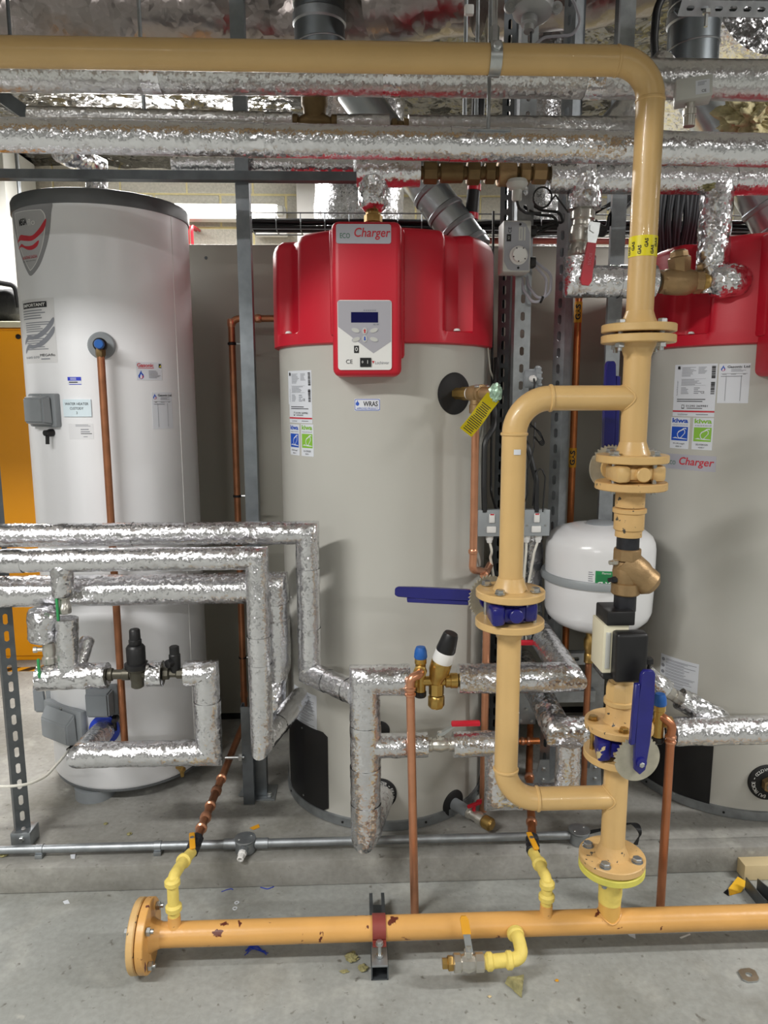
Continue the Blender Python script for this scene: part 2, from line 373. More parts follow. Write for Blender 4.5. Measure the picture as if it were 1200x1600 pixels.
def sticker(name, f, w, h, card, items, parent, label=None, th=.0006, shape=None, nx=8):
    bm = nb()
    if shape: 
        k = len(shape); A = [bm.verts.new(f(x, y, th)) for x, y in shape]; B = [bm.verts.new(f(x, y, 0)) for x, y in shape]; bmesh.ops.delete(bm, geom=A, context='VERTS') if 0 else None
        for i in range(k): bm.faces.new((B[i], B[(i+1) % k], A[(i+1) % k], A[i]))
        poly(bm, shape, f, th)
    else: sheet(bm, f, (w, h), 0, th, nx)
    st = part(name, bm, card, parent, label, 60); G = {}
    for n_, it in enumerate(items):
        k, m = it[0], it[1]; off = th+.0004+.00006*n_+(.0003 if it[0] == 't' else 0)
        key = ('lettering' if k == 't' else 'printed_mark', m.name); G.setdefault(key, (nb(), m)); b = G[key][0]
        a = it[2:]
        if k == 't':
            kw = a[5] if len(a) > 5 else {}; text(b, a[0], f, a[1]*w, a[2]*h, a[3]*h, (a[4]*w if len(a) > 4 and a[4] else None), off=off, **kw)
        elif k == 'r':
            x0, y0, x1, y1 = a; poly(b, [(x*w, y*h) for x, y in ((x0, y0), (x1, y0), (x1, y1), (x0, y1))], f, off)
        elif k == 'p': poly(b, [(x*w, y*h) for x, y in a[0]], f, off)
        elif k == 'l':
            x0, y0, x1, y1, nn = a; g = (y1-y0)/nn
            for i in range(nn):
                xe = x0+(x1-x0)*random.uniform(.6, 1); yy = y0+g*i
                poly(b, [(x*w, y*h) for x, y in ((x0, yy+g*.3), (xe, yy+g*.3), (xe, yy+g*.7), (x0, yy+g*.7))], f, off)
    for (nm, _), (b, m) in G.items(): part(nm, b, m, st, None, 60)
    return st
_BM = {}
def boltmesh(s, L, m):                   # hex head, washer, shank and nut along +Z, head's underside at 0
    k = (s, L, m.name)
    if k not in _BM:
        bm = nb(); lathe(bm, [(s*.85, 0), (s, s*.1), (s, s*.7), (s*.8, s*.85)], (0, 0, 0), Z3, 6)
        lathe(bm, [(s*1.15, -.0015), (s*1.15, .0005)], seg=14); cyl(bm, (0, 0, -L), (0, 0, 0), s*.52, 10)
        lathe(bm, [(s, -L+s*.7), (s, -L+s*1.5)], seg=6); me = mesh_of('bolt', bm); me.materials.append(m); _BM[k] = me
    return _BM[k]
def bolts(parent, c, axis, rad, n, s, L, off, m=ZINC, ph=.5, name='bolt'):
    a, b = frame(axis)
    for i in range(n):
        q = 2*math.pi*(i+ph)/n; p = V(c)+(a*math.cos(q)+b*math.sin(q))*rad+V(axis)*off
        inst(name, boltmesh(s, L, m), parent, rot_to(axis, p))
def collar(bm, p, d, r, w=.006, h=.0025, seg=18):
    d = V(d).normalized(); lathe(bm, [(r, -w/2), (r+h, -w/4), (r+h, w/4), (r, w/2)], V(p), d, seg); return bm
def slotted(bm, o, L, w, t, pitch, sl, sw, along=Z3, across=X3, start=.02, alt=None):
    """flat strip with real slots: strip in along/across plane, thickness t on the normal"""
    o = V(o); n = V(across).cross(V(along)).normalized()
    def q(a0, a1, c0, c1):
        vs = [o+along*a+across*c+n*k for k in (0, t) for a, c in ((a0, c0), (a1, c0), (a1, c1), (a0, c1))]
        v = [bm.verts.new(x) for x in vs]
        for f in ((0, 1, 2, 3), (7, 6, 5, 4), (0, 4, 5, 1), (1, 5, 6, 2), (2, 6, 7, 3), (3, 7, 4, 0)): bm.faces.new([v[i] for i in f])
    q(0, L, -w/2, -sw/2); q(0, L, sw/2, w/2); a = 0; p = start; i = 0
    while p+sl < L:
        q(a, p, -sw/2, sw/2); s_ = sl if not alt or i % 2 == 0 else alt; a = p+s_; c_ = sw*.3
        for u0, du in ((p, c_), (a, -c_)):
            for v0, dv in ((-sw/2, c_), (sw/2, -c_)):
                T = [[bm.verts.new(o+along*x+across*y+n*k) for x, y in ((u0, v0), (u0+du, v0), (u0, v0+dv))] for k in (0, t)]
                bm.faces.new(T[0]); bm.faces.new(T[1])
                bm.faces.new((T[0][1], T[0][2], T[1][2], T[1][1]))
        p = a+pitch-sl; i += 1
    q(a, L, -sw/2, sw/2); return bm
# ================================================================ setting
PZ = .084
struct('floor', box(nb(), (-3.8, -7, -.12), (4.8, 5.3, 0)), FLOOR)
pl = struct('trim_1', box(nb(), (-3.8, 2.06, 0), (4.8, 5.3, PZ)), PLIN); pl['label'] = 'raised concrete plinth under the heaters'
bm = nb(); box(bm, (-3.8, 2.0, 0), (.926, 2.06, PZ), .006); struct('trim_2', bm, PLIN)
bm = nb(); box(bm, (.931, 2.01, 0), (4.8, 2.06, PZ), .006); struct('trim_4', bm, PLIN)
wb = struct('wall_back', box(nb(), (-3.8, 5.26, 0), (4.8, 5.4, 3.1)), MORT)
bm = nb(); box(bm, (-.215, -.05, -.1025), (.215, 0, .1025), .005, seg=1); me = mesh_of('block', bm); me.materials.append(BLOCK)
for r in range(7):
    for i in range(17):
        x = -3.6+.44*i+(.22 if r % 2 else 0)+.065
        inst('block', me, wb, MX.Translation((x, 5.306+random.uniform(-.003, .003), 1.595+.215*r)))
struct('wall_left', box(nb(), (-3.9, -7, 0), (-3.8, 5.4, 3.1)), ROOMW)
struct('wall_right', box(nb(), (4.8, -7, 0), (4.9, 5.4, 3.1)), ROOMW)
struct('wall_front', box(nb(), (-3.9, -7.1, 0), (4.9, -7, 3.1)), ROOMW)
bm = nb(); p0, p1 = at(-90, 400, 4.75), at(17, 400, 4.75); box(bm, (p0.x, 4.75, PZ), (p1.x, 5.21, 2.94), .01); struct('trim_3', bm, WALLW)['label'] = 'white painted pier against the block wall'
# crumpled foil-faced soffit
bm = nb(); nx, ny = 150, 150
def cz(x, y):
    q = V((x, y, 0)); return 2.93+.05*NZ.noise(q*1.3)+.035*(1-abs(NZ.noise(q*4.1)*2))*.6+.02*(abs(NZ.noise(q*9))-.3)
g = [[bm.verts.new((-3.8+8.6*i/nx, y, cz(-3.8+8.6*i/nx, y))) for i in range(nx+1)] for y in [2.2+3.1*j/ny for j in range(ny+1)]]
for j in range(ny):
    for i in range(nx): bm.faces.new((g[j][i], g[j][i+1], g[j+1][i+1], g[j+1][i]))
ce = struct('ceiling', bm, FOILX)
struct('ceiling_slab', box(nb(), (-3.9, -7.1, 3.05), (4.9, 5.4, 3.15)), WALLW).name = 'trim_5'
# ---------------------------------------------------------------- behind the plant
t = thing('sheet_metal_partition', 'tall grey sheet metal partition standing behind the heaters', 'partition', (.9, 2.99, PZ))
for x0, x1 in ((-.9, .18), (.184, 1.32), (1.324, 3.1)):
    bm = nb(); box(bm, (x0, 2.97, PZ+.03), (x1, 3.01, 2.018), .004); p = part('panel', bm, PART, t)
bm = nb()
for x, y in ((322, 403), (327, 1110), (640, 1100), (1010, 700)):
    q = at(x, y, 2.97); lathe(bm, [(.006, 0), (.006, .002), (.003, .004)], (q.x, 2.97, q.z), -Y3, 12)
part('screw', bm, STEELD, t); part('kick_plate', box(nb(), (-.9, 2.98, PZ), (3.1, 3.005, PZ+.03)), BLKM, t)
bm = nb(); a, b = at(740, 376, 3.1), at(1120, 377, 3.1); tube(bm, [(a.x, 3.1, a.z), (b.x+1, 3.1, a.z)], .012); solo('reflection_rod', bm, REDD, 'thin dark red conduit running along above the partition', 'conduit')  # red rod stands in for a red reflection above the partition
# yellow cabinet, bag, hazard tape
CY = 3.72; xa, xb = at(-160, 700, CY).x, at(120, 700, CY).x; zt = at(30, 512, CY).z
t = thing('steel_cabinet', 'orange-yellow steel cabinet behind the white cylinder at far left', 'cabinet', ((xa+xb)/2, CY+.2, PZ))
part('body', box(nb(), (xa, CY+.015, PZ), (xb, CY+.42, zt), .006), CABY, t)
part('door', box(nb(), (xa+.01, CY, PZ+.03), (xb-.01, CY+.013, zt-.012), .004), CABY, t)
part('top', box(nb(), (xa-.005, CY-.006, zt+.001), (xb+.005, CY+.43, zt+.03), .004), CREAM, t)
q = at(27, 516, CY-.008); part('lock', lathe(nb(), [(.012, 0), (.012, .006), (.004, .008)], (q.x, CY-.0005, q.z-.03), -Y3, 14), BLKP, t)
q0, q1 = at(-60, 480, CY+.05), at(31, 480, CY+.05)
t = thing('tool_bag', 'black fabric bag lying on top of the yellow cabinet', 'bag', (q0.x, CY+.17, zt+.03))
bm = nb(); bmesh.ops.create_icosphere(bm, subdivisions=4, radius=1)
for v in bm.verts:
    p = v.co; f = lambda a: math.copysign(abs(a)**.55, a)
    v.co = V(((q0.x+q1.x)/2+f(p.x)*(q1.x-q0.x)/2, CY+.19+f(p.y)*.14, zt+.031+.085*(1+f(p.z)))); v.co += V((0, 0, .02*NZ.noise(v.co*9))) if p.z > -.5 else V()
part('body', bm, BAG, t)
part('strap', tube(nb(), [(q0.x+.05, CY+.06, zt+.2), (q0.x+.14, CY+.055, zt+.225), (q1.x-.02, CY+.06, zt+.205), (q1.x-.01, CY+.06, zt+.1)], .012, 8, .03), BLKP, t)
bm = nb(); w = atz(28, 1046, PZ); x0 = atz(-60, 1046, PZ).x
t = thing('floor_tape', 'yellow and black hazard tape on the floor by the yellow cabinet', 'tape', (w.x, w.y, PZ))
part('strip', box(nb(), (x0, w.y-.028, PZ), (w.x+.3, w.y+.028, PZ+.001)), ORNG, t)
bm = nb(); x = x0
while x < w.x+.25: prism(bm, [(0, -.028), (.05, -.028), (.09, .028), (.04, .028)], (x, w.y, PZ+.0012), X3, Y3, .0006); x += .1
part('printed_mark', bm, BLKP, t)
# batten on the back wall
a, b = at(250, 333, 5.1), at(446, 334, 5.1)
t = thing('fluorescent_batten', 'lit white fluorescent batten on the back block wall', 'light', ((a.x+b.x)/2, 5.15, a.z))
part('body', box(nb(), (a.x-.4, 5.10, a.z-.035), (b.x, 5.2, a.z+.05), .01), WHT, t)
part('diffuser', tube(nb(), [(a.x-.38, 5.08, a.z+.02), (b.x-.06, 5.08, a.z+.02)], .034, 16, rnd=.02), TUBEL, t)
part('end_cap', box(nb(), (b.x-.055, 5.05, a.z-.02), (b.x-.01, 5.11, a.z+.045), .01), GRYL, t)
a = at(420, 362, 5.12); part('lower_clip', box(nb(), (a.x-.1, 5.12, a.z-.02), (a.x+.12, 5.2, a.z+.02), .01), WHT, t)
# lower red hoops by the batten
bm = nb()
for px in (294, 300): q = at(px, 365, 5.0); tube(bm, [(q.x, 5.245, q.z+.07), (q.x, 5.0, q.z+.05), (q.x, 5.0, q.z-.12)], .009, 8, .05)
solo('red_cable_loop', bm, RED, 'pair of red cables hanging under the wall batten', 'cable')
q = at(485, 300, 5.05); solo('white_board', box(nb(), (q.x-.09, 5.04, 2.2), (q.x+.09, 5.2, 2.9), .006), WHT, 'narrow white boxed casing on the block wall beside the batten', 'casing')
q = at(28, 300, 4.7); bm = nb(); tube(bm, [(q.x, 4.72, PZ), (q.x, 4.72, 2.9)], .011, 12); solo('wall_conduit', bm, STEEL, 'thin vertical grey conduit beside the white wall pier', 'conduit')

# ---------------------------------------------------------------- foil wrapped ducts overhead
def foilduct(name, pts, r, label, m=FOILC, nz=.03, ns=5, group=None, cat='duct', bend=0, step=.035, seg=44):
    bm = nb(); tube(bm, pts, r, seg, bend, step, nz, ns); return solo(name, bm, m, label, cat, group, 80)
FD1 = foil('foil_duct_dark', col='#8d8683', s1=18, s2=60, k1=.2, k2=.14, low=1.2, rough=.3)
z = at(400, 62, 2.9).z+.22; z = at(400, 62, 3.05).z+.215; foilduct('foil_duct', [(-3.2, 3.27, z), (.28, 3.25, z-.005)], .2, 'long crumpled foil-wrapped duct under the soffit behind the yellow pipe', FD1, .035)
a = at(672, 14, 2.62); foilduct('foil_duct', [(a.x-.17, 2.75, a.z+.1), (a.x+.16, 2.62, a.z+.06)], .14, 'short bulging foil-wrapped duct end at the top centre', FD1, .03)
a, b = at(800, 20, 3.0), at(985, 6, 3.0); foilduct('foil_duct', [(a.x-.1, 3.05, a.z+.09), (b.x+.05, 2.95, b.z+.12)], .17, 'foil-wrapped duct behind the gas detector', FD1, .03)
a = at(1185, 70, 3.1); foilduct('foil_duct', [(a.x, 3.0, a.z+.12), (a.x+.06, 4.6, a.z+.05)], .2, 'bright foil-wrapped duct at the top right corner', FOILC, .03)
a = at(562, 300, 3.7); foilduct('foil_duct', [(a.x, 3.7, 1.98), (a.x, 3.7, 2.89)], .21, 'upright foil-wrapped duct behind the ecology heater flue'.replace('ecology', 'middle'), FOIL, .012, 8)
a = at(835, 310, 3.6); foilduct('foil_duct', [(a.x, 3.6, 2.0), (a.x, 3.6, 2.94)], .15, 'upright foil-wrapped duct behind the slotted steel columns', FOIL, .012, 8)
foilduct('shading_duct', [(-3.4, 1.15, 2.52), (2.25, 1.15, 2.52)], .21, 'foil-wrapped duct overhead in front of the yellow pipe, above the picture', FD1, .02)  # unseen, added as an occluder: shades the overhead pipe and white cylinder top
# galvanised flues
def flue(pts, r, label, dia2, xv):
    t = thing('galvanised_flue', label, 'flue', tuple(pts[0]), 0, 'galvanised heater flues')
    part('flue_pipe', tube(nb(), pts, r, 32), DUCT, t)
    bm = nb(); d = (pts[1]-pts[0]); L = d.length
    for k in (.05, .16, .27, .4): lathe(bm, [(r-.001, -.012), (r+.004, -.007), (r+.004, .007), (r-.001, .012)], pts[0]+d*k, d, 32)
    part('joint_band', bm, STEEL, t)
    return t
a, b = at(742, 395, 2.72), at(572, 165, 2.85)
flue([a, b, b+(b-a)*.12], .067, 'diagonal galvanised flue rising left from the middle red-topped heater', 0, 0)
a, b = at(1255, 420, 2.75), at(1108, 172, 2.85)
flue([a, b, b+(b-a)*.1], .083, 'diagonal galvanised flue rising left from the right red-topped heater', 0, 0)
def spiral(px, label, r, ybot):
    c = at(px, 30, 2.8); z0 = at(px, ybot, 2.8-r).z
    t = thing('spiral_duct', label, 'duct', (c.x, 2.8, z0)); part('duct_pipe', lathe(nb(), [(r, 0), (r, .9)], (c.x, 2.8, z0), Z3, 40), mat('duct_grey', '#8d9499', .34, .9, .12, 12), t)  # darker grey metal than the diagonal flues
    bm = nb()
    for k in range(4):
        pts = [V((c.x+(r+.001)*math.cos(q), 2.8+(r+.001)*math.sin(q), z0+.05+.14*k+.05*q/6.28)) for q in [R_(i*12) for i in range(31)]]
        tube(bm, pts, .0035, 6)
    lathe(bm, [(r, -.02), (r+.005, -.014), (r+.005, .014), (r, .02)], (c.x, 2.8, at(px, 12, 2.8-r).z), Z3, 40)
    part('seam', bm, STEEL, t); return t
spiral(499, 'vertical spiral-seamed grey duct at top left of centre', .088, 96)
spiral(1085, 'vertical spiral-seamed grey duct at the top right', .088, 100)
# mineral wool at top right
bm = nb(); q = at(1172, 185, 2.42)
bmesh.ops.create_icosphere(bm, subdivisions=5, radius=1)
for v in bm.verts: v.co = V((q.x+.02, 2.42, q.z))+V((v.co.x*.1, v.co.y*.07, v.co.z*.075))*(1+.5*NZ.noise(v.co*3)+.3*NZ.noise(v.co*9))
solo('mineral_wool', bm, mat('wool_pale', '#cdc39a', .95, 0, .3, 30, .8, 50), 'loose clump of yellowish mineral wool stuffed at top right', 'insulation', ang=80)

# ---------------------------------------------------------------- overhead insulated pipes
def ipipe(pts, r, label, bend=0, m=FOIL, nz=.0012, seams=(), rnd=0, group=None, step=.011, seg=22, mitre=True):
    """a foil-clad insulated pipe run; seams = fractions of its length taped with a band"""
    pts = [V(p) for p in pts]; t = thing('insulated_pipe', label, 'pipe', tuple(pts[0]), 0, group)
    part('foil_jacket', tube(nb(), pts, r, seg, bend, step, nz*.6, 34, rnd=rnd), m, t, ang=70)
    for a, b in zip(pts, pts[1:]):
        d = b-a
        if d.length < .12: continue
        for k in seams:
            p = a+d*k; u, v = frame(d)
            part('foil_tape', tube(nb(), [p-d.normalized()*.022, p, p+d.normalized()*.022], r+.0012, seg, 0, .008, .0006, 60, cap=False), FOILR, t, ang=70)
    return t
def X(px, py, Y): return at(px, py, Y).x
YS1, YS2, YS3, YS4 = 1.94, 1.845, 2.06, 2.2
def line(a, b, Y, ext=0):                 # level run along X through two pixels
    p, q = at(*a, Y), at(*b, Y); d = q-p; return [p-d*ext, q+d*ext]
ipipe(line((0, 111), (1200, 126), YS1, .6), .046, 'upper foil-clad pipe running across just below the yellow overhead pipe', m=FOILD, seams=(.36, .5, .62))
ipipe(line((0, 211), (1200, 235), YS2, .6), .0375, 'foil-clad pipe across the frame above the heaters, under the upper one', m=FOIL, seams=(.42, .54, .66))
a, b = line((48, 186), (458, 196), YS3); ipipe([a, b], .031, 'thin foil-clad pipe at upper left, half hidden behind the lower run', m=FOILD)
a, b = line((638, 200), (1010, 202), YS3); ipipe([a, b], .031, 'thin foil-clad pipe left of the overhead bend, half hidden behind the lower run', m=FOILD)
a, b = line((527, 200), (608, 200), YS3); ipipe([a, b], .033, 'short foil-clad stub between two brown valves overhead', m=FOILD, step=.008)
a, b = at(945, 215, 2.1), at(1042, 100, 2.12); ipipe([a, b], .042, 'slanting foil-clad pipe beside the overhead yellow bend', m=FOILD)
# bronze valve and unions on the thin run
a = at(492, 195, YS3); t = thing('gate_valve', 'dark bronze valve on the thin overhead pipe above the middle heater', 'valve', tuple(a))
bm = nb(); lathe(bm, [(.02, -.075), (.026, -.07), (.026, -.045), (.019, -.04), (.03, -.02), (.03, .02), (.019, .04), (.026, .045), (.026, .07), (.02, .075)], a, X3, 10); part('body', bm, BRZD, t)
bm = nb(); lathe(bm, [(.027, 0), (.03, .04), (.034, .045), (.034, .075), (.02, .085)], a, Z3, 12); part('bonnet', bm, BRZD, t)
bm = nb(); a = at(622, 200, YS3); lathe(bm, [(.016, -.02), (.024, -.016), (.024, -.004), (.018, 0), (.018, .012), (.024, .014), (.024, .03), (.016, .034)], a, X3, 8)
solo('pipe_union', bm, BRZD, 'small bronze union on the thin overhead pipe right of the stub', 'fitting')
# run S4 at tank-top height with its bronze valve train
a, b = line((398, 259), (552, 260), 2.43); ipipe([a-V((.25, 0, 0)), b], .034, 'foil-clad pipe behind the dark horizontal strut', m=FOIL)
tee = at(583, 268, YS4); a = at(656, 269, YS4); e = at(583, 318, YS4)
t = thing('insulated_pipe', 'foil-clad tee dropping to the brass outlet above the middle heater', 'pipe', tuple(tee))
part('foil_jacket', tube(nb(), [at(557, 268, YS4), a], .04, 22, 0, .01, .003, 42), FOIL, t, ang=70); part('branch_jacket', tube(nb(), [tee-V((0, 0, .02)), e, at(583, 332, YS4)], lambda k: .042 if k < .8 else .042-.02*(k-.8)/.2, 22, 0, .01, .003, 42), FOILC, t, ang=70)
bm = nb(); q = at(583, 330, YS4); lathe(bm, [(.021, .01), (.021, -.01), (.026, -.012), (.026, -.03), (.02, -.032), (.02, -.06)], q, Z3, 8); part('brass_nipple', bm, BRS, t)
t = thing('valve_train', 'row of dark bronze unions and valve between foil pipes above the middle heater', 'valve', tuple(at(756, 271, YS4)))
p, q = at(657, 270, YS4), at(857, 271, YS4); d = q-p; L = d.length
bm = nb(); lathe(bm, [(.018, 0), (.018, L)], p, d, 20); part('pipe', bm, BRZD, t)
for k, (s, e, r, m, nm) in enumerate(((.02, .13, .031, BRZD, 'nut'), (.15, .33, .027, BRZD, 'body'), (.36, .46, .033, BRZD, 'nut'), (.5, .58, .03, BRZD, 'nut'), (.60, .74, .036, BRZ, 'body'), (.77, .85, .033, BRZ, 'nut'), (.87, .98, .03, BRZ, 'nut'))):
    lathe(nb_ := nb(), [(r*.9, L*s), (r, L*s+.003), (r, L*e-.003), (r*.9, L*e)], p, d, 8 if nm == 'nut' else 20); part(nm, nb_, m, t)
a, b = line((857, 278), (1200, 281), YS4, 0); ipipe([a, b+(b-a)*.4], .042, 'lower foil-clad pipe at right with a torn underside', m=FOIL, seams=(.3, .62))
bm = nb(); q = at(1118, 292, YS4-.02); bmesh.ops.create_icosphere(bm, subdivisions=4, radius=1)
for v in bm.verts: v.co = q+V((v.co.x*.055, v.co.y*.02, v.co.z*.012))*(1+.4*NZ.noise(v.co*4))
solo('torn_insulation', bm, WOOL, 'torn patch of exposed wool under the lower right foil pipe', 'insulation')
# loop on the right: drop, lever valve, elbow, check valve, return
p = at(914, 285, YS4); t = ipipe([at(914, 262, YS4), at(912, 328, YS4)], .048, 'foil-clad drop above the red-lever ball valve', m=FOILC, nz=.004)
v0, v1 = at(911, 328, YS4), at(906, 402, YS4)
t = thing('ball_valve', 'nickel ball valve with a long hanging red lever at upper right', 'valve', tuple(v1)); d = v1-v0; L = d.length
bm = nb(); lathe(bm, [(.024, 0), (.034, .004), (.034, .025), (.029, .03), (.029, L*.33), (.033, L*.36), (.035, L*.5), (.033, L*.66), (.027, L*.7), (.033, L*.76), (.033, L*.95), (.026, L)], v0, d, 24); part('body', bm, NICK, t)
bm = nb(); lathe(bm, [(.0335, 0), (.036, .003), (.036, .02), (.0335, .023)], v0, d, 6); lathe(bm, [(.0335, 0), (.036, .003), (.036, .02), (.0335, .023)], v1-d.normalized()*.023, d, 6); part('nut', bm, NICK, t)
c = at(921, 361, YS4-.03); bm = nb(); cyl(bm, c, c-Y3*.034, .011, 14); cyl(bm, c-Y3*.034, c-Y3*.044, .014, 6); part('stem_nut', bm, ZINC, t)
lv = c-Y3*.036; e = at(914, 446, lv.y); dd = (e-lv); s = (dd.normalized()).cross(-Y3)
k = dd.length
bm = nb(); prism(bm, [(-.016, .016), (.016, .016), (.016, -.012), (.011, -.045), (-.011, -.045), (-.016, -.012)], lv, s, -dd, -.004); part('lever_plate', bm, ZINC, t)
bm = nb(); prism(bm, [(-.0125, -.04), (.0125, -.04), (.0155, -k+.012), (.009, -k), (-.009, -k), (-.0155, -k+.012)], lv+Y3*.003, s, -dd, -.010); lp = part('lever_sleeve', bm, REDL, t, 'red plastic sleeve')
n_ = s.cross(-dd).normalized(); sg = -1 if n_.y > 0 else 1; mid = lv+dd*.55+n_*0; mid.y = lv.y-.0085
bm = nb(); text(bm, 'BOSS', flat(mid, dd, dd.normalized().cross(-Y3)*-1), 0, 0, .009, .032, off=.0012); part('lettering', bm, mat('pale_red_print', '#d9808a', .5), lp, None, 60)
# foil pipe dropping into the white cylinder's lid
a, b = at(150, 262, 2.62), at(150, 292, 2.62); ipipe([at(96, 236, 2.45), a, b-V((0, 0, .10))], .036, 'foil-clad pipe bending down behind the white cylinder lid', m=FOILC, nz=.006)

q = at(25, 166, 2.5); t = thing('hanger_bracket', 'dark steel hanger bracket at the far left between the overhead pipes', 'bracket', tuple(q)); part('arm', box(nb(), (-.1, -.02, -.02), (.06, .02, .02), .002, MX.Translation(q) @ MX.Rotation(R_(35), 4, 'Y')), STEELD, t); part('rod', tube(nb(), [q+V((-.04, 0, .02)), V((q.x-.04, q.y, 2.95))], .006, 10), STEELD, t); part('nut', lathe(nb(), [(.014, 0), (.014, .02)], q+V((-.04, 0, .03)), Z3, 6), BLKI, t)
# ================================================================ water heaters
TM, TR, TW = (.095, 2.48, .341), (1.34, 2.48, .341), (-.832, 2.605, .273)
def tb(t, th, z, o=0):                   # frame on a tank wall: x tangent, -y outward, z up
    p = cm(t, th, z, o); c, s = math.cos(th), math.sin(th)
    return MX(((c, -s, 0, p.x), (s, c, 0, p.y), (0, 0, 1, p.z), (0, 0, 0, 1)))
def nrm(th): return V((math.sin(th), -math.cos(th), 0))
def kiwa(nm, f, w, h, parent, ink, sub, foot, lab):
    sq = [(-.43, -.24), (.43, -.24), (.43, .20), (-.43, .20)]
    bird = [(-.38, -.17), (-.2, -.13), (-.04, -.17), (-.1, -.1), (-.12, -.02), (-.05, .06), (.1, .11), (.2, .16), (.34, .17), (.36, .12), (.3, .14), (.22, .13), (.3, .08), (.3, .0), (.2, -.08), (.1, -.15), (.4, -.17), (.4, -.19), (.1, -.185), (-.2, -.17)]
    inner = [(-.02, -.14), (-.07, -.08), (-.08, -.02), (-.01, .035), (.13, .08), (.22, .11), (.27, .06), (.26, .0), (.16, -.08), (.06, -.15)]
    return sticker(nm, f, w, h, PAPER, [('t', ink, 'kiwa', 0, .40, .15, .84, {'bold': .03}), ('t', INKG, sub, 0, .265, .045, .8), ('p', ink, sq), ('p', PAPER, bird), ('p', ink, inner), ('t', INK, foot[0], 0, -.34, .055, .6), ('t', INK, foot[1], 0, -.43, .04, .3)], parent, lab)
def rating(f, w, h, parent):
    it = [('l', INKG, -.30, .12, .05, .42, 9), ('l', INKG, .1, .2, .3, .42, 6), ('l', INKG, -.30, -.14, .2, .04, 5), ('l', INKG, -.3, -.42, -.1, -.2, 5), ('l', INKG, .02, -.42, .18, -.2, 4), ('t', INK, 'CE', .22, -.36, .07), ('t', INKG, 'Lochinvar', -.40, -.22, .05, .32, {'rot': math.pi/2})]
    for k in range(14):
        for a, b in ((.06, .44), (-.42, -.04)):
            y = a+(b-a)*k/14; it.append(('r', INK, .39, y, .47, y+(b-a)/14*random.choice((.4, .6, .8))))
    it += [('r', INK, -.40, .36, -.34, .45), ('r', INKG, -.3, .05, .28, .055), ('r', INKG, -.3, -.15, .28, -.145)]
    return sticker('rating_label', f, w, h, PAPER, it, parent, 'white data label with fine grey print')
def service(f, w, h, parent):
    return sticker('service_label', f, w, h, PAPER, [('l', INK, -.4, .22, .4, .42, 2), ('p', INK, rr(-.23, -.01, .07, .2)), ('p', PAPER, rr(-.23, .0, .05, .13)), ('t', INK, '01295 269981', .1, .04, .1, .5), ('l', INK, -.13, -.12, .3, -.04, 1), ('r', INKR, -.5, -.28, .5, -.2), ('t', INKG, 'Lochinvar', -.22, -.39, .1, .26), ('l', INKG, .1, -.44, .42, -.34, 1)], parent, 'white label strip with a phone number and red line')
def rr(cx, cy, w, h): return [(cx-w/2, cy-h/2), (cx+w/2, cy-h/2), (cx+w/2, cy+h/2), (cx-w/2, cy+h/2)]
FLAME = [(-.02, -.9), (-.5, -.6), (-.62, -.15), (-.3, .35), (.05, 1), (.2, .5), (.55, .1), (.6, -.4), (.35, -.75)]
FLI = [(-.02, -.8), (-.25, -.55), (-.2, -.2), (.03, .3), (.25, -.2), (.25, -.6)]
def flame(x, y, s, asp): return [('p', INKB, [(x+a*s*asp, y+b*s) for a, b in FLAME]), ('p', INKR, [(x+a*s*asp*.85, y-.12*s+b*s*.8) for a, b in FLAME[:2]+FLAME[-3:]]), ('p', PAPER, [(x+a*s*asp, y+b*s) for a, b in FLI])]
def log_label(nm, f, w, h, parent, lab):
    return sticker(nm, f, w, h, PAPER, flame(-.36, .38, .085, h/w)+[('t', INK, 'Gasonic Ltd', .13, .42, .062, .7, {'bold': .02}), ('l', INKG, -.1, .29, .38, .37, 3), ('r', INK, -.42, .245, .42, .25), ('l', INK, -.38, .22, -.2, .24, 1), ('l', INK, -.1, .22, .18, .24, 1), ('l', INK, .28, .22, .38, .24, 1), ('l', INKG, -.42, .16, .35, .2, 1), ('r', INKG, -.25, -.44, -.235, .2), ('r', INKG, .23, -.44, .245, .2)], parent, lab)
def ringtext(bm, s, c, ux, uz, r, h, a0, a1, off=.003):
    f = flat(c, ux, uz); k = len(s)
    for i, ch in enumerate(s):
        if ch == ' ': continue
        a = a0+(a1-a0)*(i+.5)/k
        text(bm, ch, f, r*math.sin(a), r*math.cos(a), h*(1 if ch not in '-.·' else .2), rot=-a, off=off)
